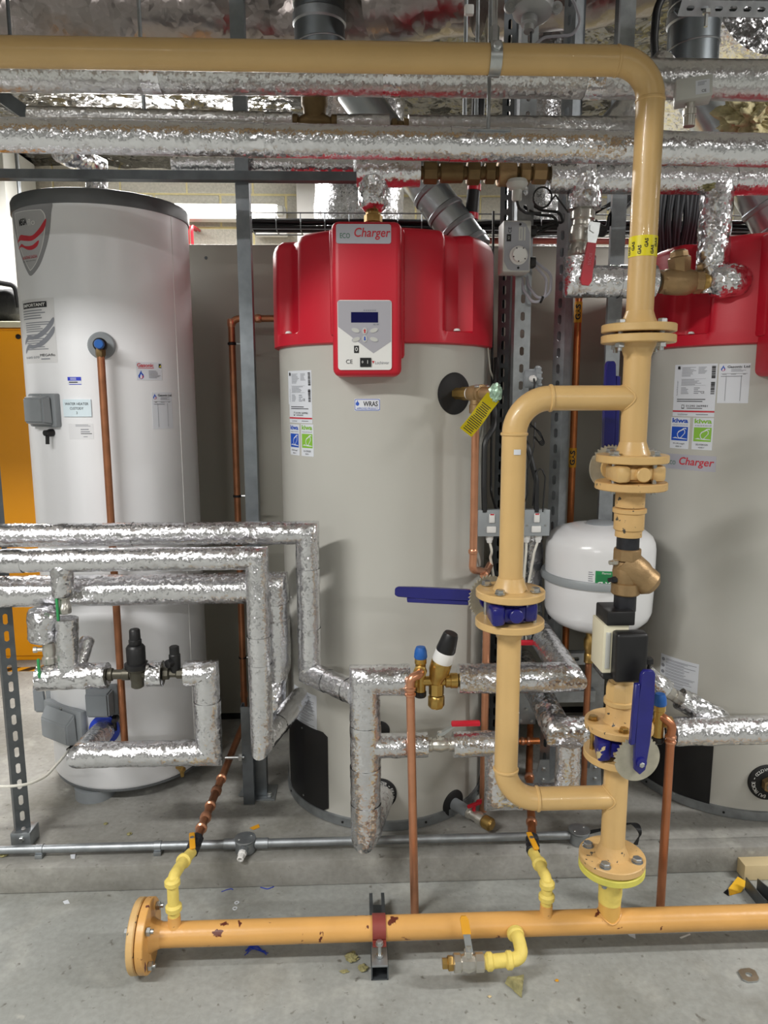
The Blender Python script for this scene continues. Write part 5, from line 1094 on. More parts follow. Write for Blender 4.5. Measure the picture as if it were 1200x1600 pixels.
# ================================================================ lower insulated pipes
YA, YB, YC = 2.07, 1.99, 2.06
a = at(-560, 836, YA); c = at(480, 833, YA); zA = (at(0, 836, YA).z+c.z)/2; e = at(478, 1052, YA); zl = e.z
g = at(548, 1100, 1.925)
ipipe([V((a.x, YA, zA)), V((c.x, YA, zA)), V((c.x, YA, zl)), V((g.x+.015, 1.925, zl-.004))], .0335, 'topmost of the three foil-clad pipes at left, turning down by the middle heater', seams=(.3, .72), nz=.003)
a = at(-560, 874, YB); c = at(401, 874, YB); zB_ = (at(0, 874, YB).z+c.z)/2; e = at(401, 1162, YB)
ipipe([V((a.x, YB, zB_)), V((c.x, YB, zB_)), V((c.x, YB, e.z)), V((c.x+.09, YB+.28, e.z+.02))], .0325, 'middle of the three foil-clad pipes at left, turning down beside the steel post', seams=(.45, .6), nz=.003)
a = at(-560, 926, YC); c = at(426, 922, YC+.02); e = at(420, 1030, YC+.06)
a.z = at(0, 926, YC).z; ipipe([V((a.x, YC, a.z)), V((c.x, YC+.02, a.z)), V((c.x+.002, YC+.03, e.z)), V((c.x-.015, YC+.22, e.z+.01))], .045, 'thickest and lowest of the three foil-clad pipes at left', seams=(.28, .5), nz=.004, m=FOIL)
a = at(446, 905, 2.4); ipipe([a, at(440, 960, 2.36), at(428, 1110, 2.3)], .036, 'short foil-clad drop in the gap left of the middle heater', nz=.004, m=FOILC)
# vertical riser V with horizontal arm, tee branch and return to the heater
YV = 1.92; q = at(570, 1063, YV); zV = q.z; xV = at(571, 1180, YV).x; zv1 = at(572, 1298, YV).z; pin, nin = hit(594, 1240, TM), None
th = pin[0]; cin = cm(TM, th, pin[1]); n = nrm(th)
xe = at(640, 1062, YV).x; zt_ = at(600, 1165, YV).z; xb = at(668, 1165, YV).x
t = thing('insulated_pipe', 'upright foil-clad riser in front of the middle heater with two arms to its right', 'pipe', (xV, YV, zv1))
part('foil_jacket', tube(nb(), [V((xe, YV, zV)), V((xV, YV, zV)), V((xV, YV, cin.z+.012)), cin+n*.02], .0425, 24, 0, .011, .003, 42), FOIL, t, ang=70)
part('branch_jacket', tube(nb(), [V((xV, YV, zt_)), V((xb, YV, zt_))], .034, 22, 0, .01, .0025, 42), FOIL, t, ang=70)
for z in (at(570, 1140, YV).z, at(570, 1205, YV).z, at(570, 1262, YV).z):
    tube(bm := nb(), [V((xV, YV, z-.016)), V((xV, YV, z)), V((xV, YV, z+.016))], .0437, 24, 0, .008, .0015, 60, cap=False); part('foil_tape', bm, FOILR, t, ang=70)
# brass control group on the arm
vx = at(657, 1058, YV).x; vz = zV-.005; t = thing('control_valve', 'brass inlet valve group with blue and black caps in front of the middle heater', 'valve', (vx, YV, vz-.05))
BR2 = mat('brass_bright', '#c2a05a', .3, .9, .12, 40)
xr = at(716, 1060, YV).x
part('body', lathe(nb(), [(.017, 0), (.02, .004), (.02, .02), (.0135, .026), (.0135, (xr-xe)*.72), (.019, (xr-xe)*.74), (.019, (xr-xe)*.83), (.021, (xr-xe)*.84), (.021, (xr-xe)*.98), (.016, xr-xe)], V((xe, YV, vz)), X3, 20), BR2, t)
def stack(p, d, L, nm=None, seg=22):
    for k, prof, m, lab in L: part(k, lathe(nb(), prof, p, d, seg if k != 'nut' else 8), m, t, lab)
p = V((vx, YV, vz)); stack(p, Z3, (('check_valve', [(.0145, -.03), (.0145, .05), (.0165, .052), (.0165, .066), (.014, .068)], BR2, None), ('blue_cap', [(.0165, .066), (.0185, .07), (.0165, .088), (.0125, .098), (0, .099)], BLUC, 'blue cap'), ('test_plug', [(.0145, -.045), (.0165, -.042), (.0165, -.03), (.014, -.028)], BLKP, None)))
p = at(682, 1060, YV); d = V((.26, -.12, .95)).normalized(); stack(p, d, (('valve_bonnet', [(.02, -.01), (.024, .01), (.029, .025), (.029, .05), (.027, .055)], BR2, None), ('white_collar', [(.0275, .054), (.0285, .058), (.0265, .085), (.024, .088)], WHT, 'white collar'), ('black_cap', [(.026, .086), (.027, .09), (.021, .135), (.018, .141), (0, .142)], BLKP, 'black ribbed cap')))
stack(p, -Z3, (('nut', [(.017, .01), (.021, .014), (.021, .045), (.016, .047)], BR2, None), ('nut', [(.02, .048), (.023, .052), (.023, .078), (.019, .084), (.012, .085)], BR2, None)))
# discharge pipe from the blue-capped valve
cq = at(649, 1045, YV-.03); ct, cb = at(641, 1075, YV-.05), at(648, 1430, YV-.05)
t = thing('copper_pipe', 'bright copper pipe standing in front of the middle heater from the blue-capped valve', 'pipe', (cb.x, YV-.05, 0.002))
part('pipe', tube(nb(), [V((vx, YV-.01, vz+.035)), V((vx-.004, YV-.04, vz+.036)), V((ct.x, YV-.05, ct.z+.028)), V((ct.x, YV-.05, ct.z)), V((cb.x, YV-.05, .002))], .0118, 18, .02), COP, t)
for z, w in ((ct.z-.002, .012), (ct.z-.018, .01)): bm = nb(); collar(bm, V((ct.x, YV-.05, z)), Z3, .0118, w, .0035); part('joint', bm, COP, t)
bm = nb(); lathe(bm, [(.015, 0), (.0185, .003), (.0185, .016), (.0145, .018)], V((vx-.001, YV-.012, vz+.036)), V((-.2, -1, 0)), 8); part('nut', bm, BR2, t)
# arm to the right: runs, elbows back
xa_, xt = at(716, 1063, YV).x, at(888, 1063, YV).x
ipipe([V((xa_, YV, zV)), V((xt, YV, zV)), V((xt+.01, YV+.5, zV+.012)), V((xt+.01, YV+.52, zV+.3))], .041, 'foil-clad pipe right of the brass valve group, elbowing back behind the bypass leg', seams=(.62,), nz=.004, m=FOIL)
a = at(770, 1000, 2.4); ipipe([at(745, 975, 2.5), at(752, 1060, 2.45)], .034, 'short crumpled foil-clad drop behind the bypass leg', m=FOILC, nz=.005)
q0, q1 = at(806, 1005, 2.2), at(848, 1003, 2.2); t = thing('lever_handle', 'red lever handle of a hidden valve behind the bypass leg', 'lever', tuple(q0)); part('grip', box(nb(), q0+V((-.02, -.006, -.007)), q1+V((0, .006, .007)), .004), REDL, t)
# second: from behind, forward and right to the right heater
YR = 1.95; z2 = at(870, 1143, YR).z; x2a = at(872, 1143, YR).x; xend = 2.2
ipipe([V((x2a+.02, YR+.55, z2+.01)), V((x2a, YR, z2)), V((.86, YR, z2))], .042, 'foil-clad pipe coming forward behind the riser and turning right', seams=(), nz=.005, m=FOILC)
xq = at(1050, 1142, YR).x; t = ipipe([V((xq, YR, at(1100, 1142, YR).z)), V((xend, YR, at(1100, 1142, YR).z))], .041, 'foil-clad pipe in front of the right heater with a torn wrap', nz=.003, m=FOIL)
# branch loop under: lever valve, elbow down, right and up
xv1 = at(708, 1163, YV).x; t = thing('ball_valve', 'nickel ball valve with short red lever low before the middle heater', 'valve', (xb, YV, zt_-.02))
L = xv1-xb; part('body', lathe(nb(), [(.017, -.004), (.02, 0), (.02, .012), (.016, .014), (.018, L*.32), (.0215, L*.5), (.018, L*.68), (.016, L-.014), (.02, L-.012), (.02, L), (.017, L+.004)], V((xb, YV, zt_)), X3, 24), NICK, t)
c = V((xb+L*.5, YV, zt_+.018)); part('stem', lathe(nb(), [(.012, 0), (.012, .008), (.007, .009), (.007, .02)], c, Z3, 10), NICK, t)
bm = nb(); prism(bm, [(-.008, -.007), (.008, -.007), (.045, .022), (.045, .026), (.0, 0), (-.008, 0)], c+V((0, -.007, .018)), X3, Z3, -.014); part('lever', bm, ZINC, t)
e0 = at(750, 1141, YV); bm = nb(); box(bm, (c.x+.03, YV-.0085, c.z+.036), (e0.x, YV+.0085, c.z+.05), .004); part('lever_sleeve', bm, REDL, t, 'red plastic sleeve')
xd = at(777, 1200, YV).x; zd = at(800, 1245, YV).z; xu = at(886, 1235, YV).x
ipipe([V((xv1, YV, zt_)), V((xd, YV, zt_)), V((xd, YV, zd)), V((xu, YV, zd)), V((xu, YV, z2-.02))], .036, 'foil-clad loop dropping behind the bypass leg and rising by the riser', nz=.004, m=FOIL)
# copper verticals behind
q0, q1 = at(760, 985, 2.3), at(757, 1292, 2.3)
t = thing('copper_pipe', 'copper pipe rising at the right side of the middle heater behind the bypass leg', 'pipe', (q1.x, 2.24, PZ)); xq_ = at(758, 1100, 2.24).x
part('pipe', tube(nb(), [V((xq_, 2.24, at(758, 1287, 2.24).z)), V((xq_, 2.24, at(758, 935, 2.24).z))], .0125, 16), COP, t)
q = at(825, 1158, 2.42); t = thing('copper_pipe', 'short copper pipe with capillary joints behind the bypass leg', 'pipe', tuple(q)); part('pipe', tube(nb(), [V((xq_+.02, 2.42, q.z)), V((q.x+.04, 2.42, q.z))], .0115, 14), COPR, t)
for k in (0, .02): bm = nb(); collar(bm, V((q.x-.02+k, 2.42, q.z)), X3, .0115, .014, .004); part('joint', bm, COP, t)
# white-cylinder pipework in front
YW = 1.99
q0, q1 = at(60, 1056, YW), at(168, 1054, YW); zW = q1.z
t = thing('insulated_pipe', 'foil-clad pipe body at left with upright and slanting branches', 'pipe', tuple(q0))
part('foil_jacket', tube(nb(), [V((q0.x, YW, zW-.006)), V((q1.x, YW, zW))], .036, 22, 0, .01, .004, 40), FOILC, t, ang=70)
a, b = at(107, 1050, YW), at(104, 966, YW); part('branch_jacket', tube(nb(), [a, b], .030, 22, 0, .01, .003, 40), FOIL, t, ang=70)
a, b = at(118, 1052, YW), at(136, 1000, YW+.06); part('branch_jacket', tube(nb(), [a, b], .021, 18, 0, .01, .002, 40, rnd=.012), FOIL, t, ang=70)
bm = nb(); q = at(100, 942, YW); lathe(bm, [(.015, -.03), (.019, -.027), (.019, -.01), (.016, -.006), (.016, .012), (.0205, .015), (.0205, .03), (.015, .034)], q, Z3, 8)
t = thing('pipe_union', 'aged nickel union between foil pieces at far left', 'fitting', tuple(q)); part('body', bm, NICK, t); bm = nb(); lathe(bm, [(.0208, 0), (.0208, .006)], q+V((0, 0, .02)), Z3, 20); part('seal', bm, WHT, t)
q = at(90, 950, YW-.02); part('green_lever', box(nb(), q+V((-.004, -.004, -.035)), q+V((.003, .004, .03)), .002), mat('green_plastic', '#2f8f52', .4), t)
a, b = at(98, 928, YW), at(97, 900, YW); ipipe([a, b+V((0, 0, .03))], .030, 'short foil collar under the lowest foil pipe at far left', m=FOILC, nz=.004, rnd=.012)
a, b = at(69, 995, YW+.02), at(68, 958, YW+.02); ipipe([a, b], .043, 'crumpled foil bulb over the valve at far left', m=FOILC, nz=.008, rnd=.02)
q = at(77, 1020, YW+.01); t = thing('ball_valve', 'small nickel valve under the crumpled foil bulb', 'valve', tuple(q))
part('body', lathe(nb(), [(.016, -.032), (.02, -.028), (.02, -.012), (.016, -.008), (.018, .006), (.0155, .03)], q, Z3, 20), NICK, t); part('test_point', lathe(nb(), [(.006, .015), (.006, .03), (.009, .031), (.009, .04)], q+Z3*.012, V((-1, -.2, 0)), 8), NICK, t)
q = at(61, 1043, YW-.03); part('green_lever', box(nb(), q+V((-.004, -.004, -.03)), q+V((.003, .004, .025)), .002), MATS['green_plastic'], t)
# valves between: reducing valve, collar, strainer fitting
x0, x1 = q1.x, at(292, 1051, YW).x; DK = mat('valve_dark_metal', '#5d5a50', .45, .7, .2, 40)
xm = at(214, 1052, YW).x
t = thing('pressure_reducing_valve', 'black-capped pressure reducing valve on the left foil pipe', 'valve', (xm, YW, zW-.03))
part('inlet', lathe(nb(), [(.014, 0), (.018, .003), (.018, .014), (.0135, .017), (.0135, (xm-x0)*.5), (.0165, (xm-x0)*.52), (.0165, (xm-x0)*.75), (.013, (xm-x0)*.78), (.013, xm-x0+.035)], V((x0, YW, zW)), X3, 16), DK, t)
for k, (prof, m, s) in {'body': ([(.012, -.04), (.0175, -.036), (.0175, -.018), (.02, -.012), (.021, .01), (.028, .014), (.03, .02)], DK, 24), 'bonnet': ([(.031, .018), (.033, .021), (.033, .032), (.026, .035), (.026, .078), (.022, .084), (.02, .086)], BLKP, 28), 'cap': ([(.0155, .084), (.0175, .088), (.0175, .1), (.0155, .102), (.0145, .128), (.012, .131), (0, .131)], BLKP, 24)}.items(): part(k, lathe(nb(), prof, V((xm, YW, zW)), Z3, s), m, t)
xc_ = at(243, 1051, YW).x; t = ipipe([V((xc_-.02, YW, zW)), V((xc_+.02, YW, zW))], .036, 'thin foil-wrapped collar between the two black-capped valves', m=FOILC, nz=.005, step=.006)
xs_ = at(274, 1051, YW).x; t = thing('strainer_valve', 'small black-topped valve right of the foil collar', 'valve', (xs_, YW, zW))
part('body', lathe(nb(), [(.013, 0), (.018, .003), (.018, .016), (.0115, .02), (.0115, x1-xc_-.05), (.016, x1-xc_-.046), (.016, x1-xc_-.02)], V((xc_+.02, YW, zW)), X3, 8), DK, t)
part('cap', lathe(nb(), [(.012, .005), (.014, .012), (.016, .02), (.016, .055), (.0135, .058), (.0135, .078), (.011, .08), (0, .08)], V((xs_, YW, zW)), Z3, 20), BLKP, t); part('side_port', lathe(nb(), [(.012, 0), (.012, .026), (.008, .027)], V((xs_, YW, zW+.035)), V((-.6, -.8, 0)), 14), BLKP, t)
xd = at(325, 1120, YW).x; zb = at(300, 1176, YW).z; xl = at(128, 1178, YW).x
q = hit(165, 1138, TW); pb = cm(TW, q[0], q[1])
p1_, p2_ = V((xl, YW, zb)), pb+nrm(q[0])*.012
t = thing('insulated_pipe', 'foil-clad loop at lower left dropping right of the valves and back to the white cylinder', 'pipe', (xd, YW, zb))
part('foil_jacket', tube(nb(), [V((x1-.005, YW, zW)), V((xd, YW, zW)), V((xd, YW, zb)), p1_, p2_], .036, 22, 0, .01, .003, 42), FOIL, t, ang=70)
p = V((xd, YW, at(325, 1105, YW).z)); tube(bm := nb(), [p-Z3*.02, p, p+Z3*.02], .0372, 22, 0, .008, .0015, 60, cap=False); part('foil_tape', bm, FOILR, t, ang=70)
part('blue_collar', lathe(nb(), [(.035, -.006), (.05, -.005), (.05, .006), (.035, .008)], pb+nrm(q[0])*.008, nrm(q[0]), 28), BLUR, t, 'blue end collar')
# ================================================================ expansion vessel
YE = 2.3; q = at(935, 905, YE); ve = (q.x, YE, .172); zt_, zb = at(932, 822, YE-.05).z, at(930, 989, YE-.05).z; zm = at(935, 918, YE-.17).z
t = thing('expansion_vessel', 'white expansion vessel with grey band behind the riser', 'vessel', (q.x, YE, zb))
H_ = zt_-zb
part('shell', lathe(nb(), [(0, zb), (.06, zb+.003), (.105, zb+.012), (.14, zb+.028), (.16, zb+.048), (.169, zb+.072), (.172, zm-.02), (.172, zm+.02), (.172, zt_-.075), (.169, zt_-.055), (.16, zt_-.036), (.14, zt_-.02), (.1, zt_-.008), (.05, zt_-.001), (0, zt_)], (q.x, YE, 0), seg=72), WHTE, t, ang=70)
part('band', lathe(nb(), [(.171, zm-.012), (.182, zm-.012), (.186, zm), (.182, zm+.012), (.171, zm+.012)], (q.x, YE, 0), seg=72), GRYM, t); part('top_plug', lathe(nb(), [(.045, zt_-.006), (.045, zt_+.003), (.04, zt_+.006), (0, zt_+.006)], (q.x, YE, 0), seg=36), GRYP, t)
f, w, h = onto(ve, 930, 893, 985, 919)
sticker('label', f, w, h, mat('green_label', '#1f8a4e', .45), [('t', WHT, 'AIRFIX D', -.02, -.28, .28, .86, {'shear': .2, 'bold': .03, 'rot': math.pi}), ('t', WHT, 'Flamco', -.2, .38, .12, .24), ('l', INKE, -.46, -.1, .1, .3, 5)], t, 'green label with white lettering')
f, w, h = onto(ve, 918, 891, 929, 921); sticker('label', f, w, h, WHTE, [('l', INKG, -.4, -.45, .45, .45, 8)], t, 'fine print strip', .0003)
q2 = at(921, 1003, YE); t = thing('vessel_valve', 'brass valve hanging under the white expansion vessel', 'valve', tuple(q2)); xx = q2.x
part('body', lathe(nb(), [(.012, zb-.12), (.0165, zb-.116), (.0165, zb-.09), (.013, zb-.085), (.019, zb-.06), (.019, zb-.04), (.013, zb-.03), (.013, zb+.03)], (xx, YE, 0), Z3, 10), BRS, t)
t = thing('copper_pipe', 'copper pipe dropping from the valve under the expansion vessel', 'pipe', (xx, YE, PZ)); part('pipe', tube(nb(), [V((xx, YE, zb-.118)), V((xx, YE, PZ+.01))], .011, 14), COPO, t)
a, b = at(929, 1010, YE), at(945, 1018, YE-.02); ipipe([a, b+V((.02, 0, -.01))], .034, 'crumpled foil piece beside the vessel valve', m=FOILC, nz=.007)
# right heater inlet group
YQ = 1.86; vx = at(1029, 1130, YQ).x; q = at(1029, 1135, YQ); t = thing('control_valve', 'brass inlet valve with blue cap at the right heater, beside the blue lever', 'valve', tuple(q))
stack(V((vx, YQ, q.z)), Z3, (('check_valve', [(.0145, -.03), (.0145, .045), (.0165, .047), (.0165, .061), (.014, .063)], BR2, None), ('blue_cap', [(.0165, .062), (.0185, .066), (.0165, .084), (.0125, .094), (0, .095)], BLUC, 'blue cap'), ('test_plug', [(.0145, -.045), (.0165, -.042), (.0165, -.03), (.014, -.028)], BLKP, None)))
part('body', lathe(nb(), [(.013, -.06), (.013, .03), (.018, .032), (.018, .045)], V((vx, YQ+.02, q.z)), X3, 18), BR2, t)
ct, cb = at(1048, 1150, YQ-.02), at(1032, 1412, YQ-.02); cbx = cb.x; xx = (ct.x+cb.x)/2
t = thing('copper_pipe', 'copper discharge pipe in front of the right heater beside the blue lever', 'pipe', (cbx, YQ-.02, .002))
part('pipe', tube(nb(), [V((vx, YQ, q.z+.03)), V((vx+.01, YQ-.012, q.z+.03)), V((ct.x+.003, YQ-.02, ct.z+.03)), V((ct.x, YQ-.02, ct.z)), V((cbx, YQ-.02, .002))], .0118, 18, .022), mat('copper_mid', '#c98662', .32, .82, .2, 9), t)
for z in (ct.z-.002, ct.z-.016): bm = nb(); collar(bm, V((ct.x, YQ-.02, z)), Z3, .0118, .011, .0035); part('joint', bm, COP, t)
a, b = at(1062, 1092, 2.0), at(1130, 1128, 1.98); ipipe([a, b], .033, 'crumpled foil piece slanting onto the right heater pipe', m=FOILC, nz=.008)
a, b = at(1018, 1062, 2.02), at(1042, 1080, 2.0); ipipe([a+V((-.02, 0, .02)), b], .03, 'crumpled foil piece behind the tall blue lever', m=FOILC, nz=.007)
t = thing('pipe_union', 'nickel union between crumpled foil pieces at the right heater', 'fitting', tuple(b)); part('body', lathe(nb(), [(.015, 0), (.019, .003), (.019, .02), (.014, .023), (.019, .028), (.019, .045), (.014, .048)], b, at(1062, 1092, 2.0)-b, 8), NICK, t)
# right loop: foil elbow, check valve, return
YL = YS4; v1e = at(906, 402, YS4); zl = at(950, 440, YL).z; xl = at(905, 440, YL).x
ipipe([V((at(906, 395, YL).x, YL, at(906, 402, YL).z)), V((xl, YL, zl)), V((at(1022, 443, YL).x, YL, zl))], .046, 'foil-clad elbow under the red-lever valve running behind the riser', m=FOIL, seams=(.62,), nz=.003)
xk0, xk1 = at(1022, 445, YL).x, at(1108, 445, YL).x; L = xk1-xk0; t = thing('check_valve', 'bronze swing check valve right of the gas riser at upper right', 'valve', (xk0, YL, zl-.03)); xm = at(1063, 445, YL).x; 
part('body', lathe(nb(), [(.03, L*.14), (.036, L*.2), (.039, L*.45), (.038, L*.6), (.031, L*.72)], V((xk0, YL, zl)), X3, 32), BRZ, t); part('nut', lathe(nb(), [(.029, L*.08), (.034, L*.1), (.034, L*.22), (.03, L*.24)], V((xk0, YL, zl)), X3, 8), BRZ, t); part('nut', lathe(nb(), [(.03, L*.7), (.034, L*.72), (.034, L*.84), (.029, L*.86)], V((xk0, YL, zl)), X3, 8), BRZ, t); part('nipple', lathe(nb(), [(.026, 0), (.026, L*.1)], V((xk0, YL, zl)), X3, 20), DK, t); part('nipple', lathe(nb(), [(.027, L*.84), (.027, L)], V((xk0, YL, zl)), X3, 20), BRS, t)
part('bonnet', lathe(nb(), [(.029, .015), (.034, .055), (.034, .066), (.028, .07), (.026, .084), (.018, .09), (0, .09)], V((xm, YL, zl)), V((-.12, 0, 1)), 8), BRZ, t); part('hinge_plug', lathe(nb(), [(.009, 0), (.011, .012), (.008, .016)], V((xm+.04, YL-.015, zl+.038)), V((1, -.4, .2)), 10), BRZ, t)
t = thing('collar_nut', 'black hexagonal nut on the foil elbow at upper right', 'fitting', (xk1, YL, zl)); part('nut', lathe(nb(), [(.029, 0), (.037, .006), (.037, .03), (.03, .034)], V((xk1-.004, YL-.003, zl)), V((1, -.12, .0)), 8), BLKI, t)
xr_ = at(1165, 447, YL-.03).x; xv_ = at(1117, 350, YS4).x
ipipe([V((xk1+.02, YL-.005, zl)), V((xr_-.03, YL-.02, zl+.003)), V((xr_, YL+.02, zl+.006))], .046, 'crumpled rounded foil elbow at upper right beyond the check valve', m=FOILC, nz=.008, rnd=.03, bend=.03)
ipipe([V((xv_+.01, YS4+.02, zl-.03)), V((xv_, YS4+.0, at(1117, 285, YS4).z))], .046, 'foil-clad upright joining the rounded elbow to the lower run at right', m=FOILC, nz=.006)
# ================================================================ boxes, cables, conduits
def wire(parent, pts, r, m=CABB, bend=.03, name='cable', seg=8): return part(name, tube(nb(), pts, r, seg, bend, n=6), m, parent)
def cablething(name, label, pts, r, m=CABB, bend=.03, group=None, seg=8):
    return solo(name, tube(nb(), pts, r, seg, bend, n=8), m, label, 'cable', group)
# dial controller
YD = 2.262; a, b = at(786, 424, YD-.05), at(832, 343, YD-.05)
t = thing('pump_controller', 'light grey dial controller box on the slotted column', 'control box', ((a.x+b.x)/2, YD+.03, a.z))
part('body', box(nb(), (a.x, YD-.04, a.z), (b.x, YD+.036, b.z), .005), GRYL, t)
f = flat(((a.x+b.x)/2, YD-.0405, (a.z+b.z)/2), X3, Z3); w, h = b.x-a.x, b.z-a.z
fp = [(x, y) for x, y in rrect(w*.9, h*.94, .02) if not (x < 0 and y > 0) and not (x > 0 and y < 0)]+[]
sh = [(w*.45, h*.26), (w*.3, h*.43), (w*.15, h*.47), (-w*.45, h*.47), (-w*.45, -h*.3), (-w*.32, -h*.44), (-w*.2, -h*.47), (w*.45, -h*.47)]
sticker('face_plate', f, 1, 1, mat('face_grey', '#9fa1a8', .4), [('p', GRYL, [(x*w, y*h) for x, y in rr(.12, .24, .14, .26)]), ('p', GRYL, [(x*w, y*h) for x, y in rr(.26, .24, .06, .26)]), ('p', INK, [(w*.07, h*.4), (w*.09, h*.42), (w*.09, h*.38)]), ('p', INK, [(x*w, y*h) for x, y in rr(-.3, .16, .16, .14)]), ('t', INK, 'CE', -w*.27, h*.31, h*.07, None, {'rot': math.pi/2}), ('t', GRYL, 'ICI', -w*.3, h*.16, h*.035, None, {'rot': math.pi/2}), ('p', INKG, [(x*w, y*h) for x, y in rr(.12, .24, .02, .2)])], t, 'grey face plate', .001, sh)
c = f(.06*w, -.18*h, .001); dl = part('dial', lathe(nb(), [(.0265, 0), (.0265, .004), (.021, .006), (.021, .018), (.019, .02), (0, .02)], c, -Y3, 36), WHT, t)
bm = nb()
for q in (60, 120, 200, 260, 320): box(bm, (.0175, -.0015, .0198), (.0215, .0015, .0206), 0, MX.Translation(c) @ MX.Rotation(R_(90), 4, 'X') @ MX.Rotation(R_(q), 4, 'Z'))
part('tick', bm, INK, dl, kind='stuff')
for s in (.42, -.42):
    part('screw', lathe(nb(), [(.0035, 0), (.0035, .001)], f(.1*w if s > 0 else .06*w, s*h, .001), -Y3, 10), INK, t)
for k, py in ((0, 362), (1, 411)):
    q = at(836, py, YD); part('cable_gland', box(nb(), (b.x+.0005, YD-.02, q.z-.014), (b.x+.022, YD+.016, q.z+.014), .003), BLKP, t)
    for s in (-.006, .006):
        p0 = V((b.x+.022, YD, q.z+s)); bt = [at(858, 432, YD), at(856, 462, YD), at(838, 472, YD), at(822, 450, YD+.03), at(818, 425, YD+.045)] if k else [at(866, 350, YD), at(876, 352, YD), at(872, 335, YD), at(842, 332, YD+.02), at(825, 322, YD+.05), at(812, 305, YD+.05)]
        wire(t, [p0]+[v+V((s*1.2, 0, s)) for v in bt], .0042, CABG if k else CABB)
q = at(846, 468, YD); part('cable_tie', lathe(nb(), [(.011, -.003), (.011, .003)], q, V((.8, 0, -.3)), 10), BLKP, t)
# actuator stub above the controller + coiled sensor lead
q = at(808, 287, 2.17); t = thing('actuator', 'grey round actuator under the bronze valve row with a lead', 'valve', tuple(q))
part('body', lathe(nb(), [(.026, .01), (.031, 0), (.024, -.014), (.014, -.018), (.014, -.042), (.012, -.046)], q, Z3, 24), GRYL, t)
wire(t, [q-Z3*.04, at(810, 325, 2.18), at(822, 333, 2.2), at(845, 333, 2.21)], .004)
bm = nb(); c = at(848, 308, 2.14); tube(bm, [c+V((.026*math.cos(R_(i*20)), .002*i/10, .027*math.sin(R_(i*20)))) for i in range(34)]+[at(868, 305, 2.14), at(888, 332, 2.15)], .0024, 6); solo('sensor_lead', bm, CABB, 'thin black sensor lead coiled below the bronze valve row', 'cable')
# round grey plug on the column
q = at(818, 592, 2.31); t = thing('cable_plug', 'round grey industrial plug beside the slotted column', 'plug', tuple(q)); d = V((1, -.12, 0)).normalized()
part('body', lathe(nb(), [(.018, -.0), (.03, .004), (.03, .034), (.037, .036), (.037, .05), (.03, .052), (0, .053)], q, d, 30), GRYP, t)
bm = nb()
for i in range(12): a_ = 2*math.pi*i/12; p = q+d*.043+V((0, .0365*math.cos(a_), .0365*math.sin(a_))); box(bm, p-V((.007, .003, .003)), p+V((.007, .003, .003)), .001)
part('grip_rib', bm, GRYP, t, kind='stuff'); g = q+d*.02-Y3*.03; part('cable_gland', lathe(nb(), [(.011, 0), (.011, .012), (.007, .02)], g, V((.1, -1, -.1)), 14), WHT, t)
wire(t, [g-Y3*.018, g+V((.002, -.03, -.02)), at(827, 625, 2.26), at(830, 668, 2.26)], .003)
# switched outlets on the frame
YG_ = 2.27
t = thing('spur_switch_box', 'grey metal double switched outlet box behind the bypass leg', 'switch', tuple(at(800, 838, YG_)))
xm0, xm1 = at(747, 818, YG_).x, at(858, 818, YG_).x; z0, z1 = at(800, 837, YG_).z, at(800, 797, YG_).z; zc = (z0+z1)/2
for k in (0, 1):
    xa, xb = (xm0, xm0+(xm1-xm0)*.49) if k == 0 else (xm0+(xm1-xm0)*.51, xm1)
    bx_ = part('back_box', box(nb(), (xa, YG_, z0), (xb, YG_+.03, z1), .004), GRYM, t)
    part('face_plate', box(nb(), (xa-.001, YG_-.005, z0-.001), (xb+.001, YG_-.0003, z1+.001), .002), GRYM, bx_)
    sx = at(768 if k == 0 else 838, 810, YG_).x
    rk = part('rocker', box(nb(), (sx-.009, YG_-.010, zc+.002), (sx+.009, YG_-.0052, zc+.031), .002), WHT, bx_)
    part('fuse_carrier', box(nb(), (sx-.016, YG_-.009, zc-.03), (sx+.014, YG_-.0052, zc-.009), .003), WHT, bx_)
    bm = nb(); box(bm, (sx-.006, YG_-.0108, zc+.027), (sx+.006, YG_-.0098, zc+.031)); part('neon', bm, INKR, bx_)
    for dx in (-.03, .028):
        if dx < 0 and k == 0: continue
        part('screw', lathe(nb(), [(.003, 0), (.003, .0015)], V((sx+dx, YG_-.0052, zc-.008)), -Y3, 8), ZINC, bx_)
for px, nm in ((765, 0), (823, 1), (841, 2)):
    q = at(px, 840, YG_+.012); part('cable_gland', lathe(nb(), [(.0125, 0), (.0125, -.012), (.009, -.018), (.008, -.024)], V((q.x, YG_+.014, z0-.0005)), Z3, 12), WHT, t)
    pts = [V((q.x, YG_+.014, z0-.02)), at(px-(1 if nm == 1 else -4 if nm == 0 else 6), 862, YG_+.01)]
    pts += [at(766, 870, YG_+.03), at(772, 905, YG_+.06)] if nm == 0 else [at(818, 915, YG_), at(816, 1000, YG_+.05)] if nm == 1 else [at(826, 912, YG_), at(822, 1000, YG_+.05)]
    wire(t, pts, .0042, CABW)
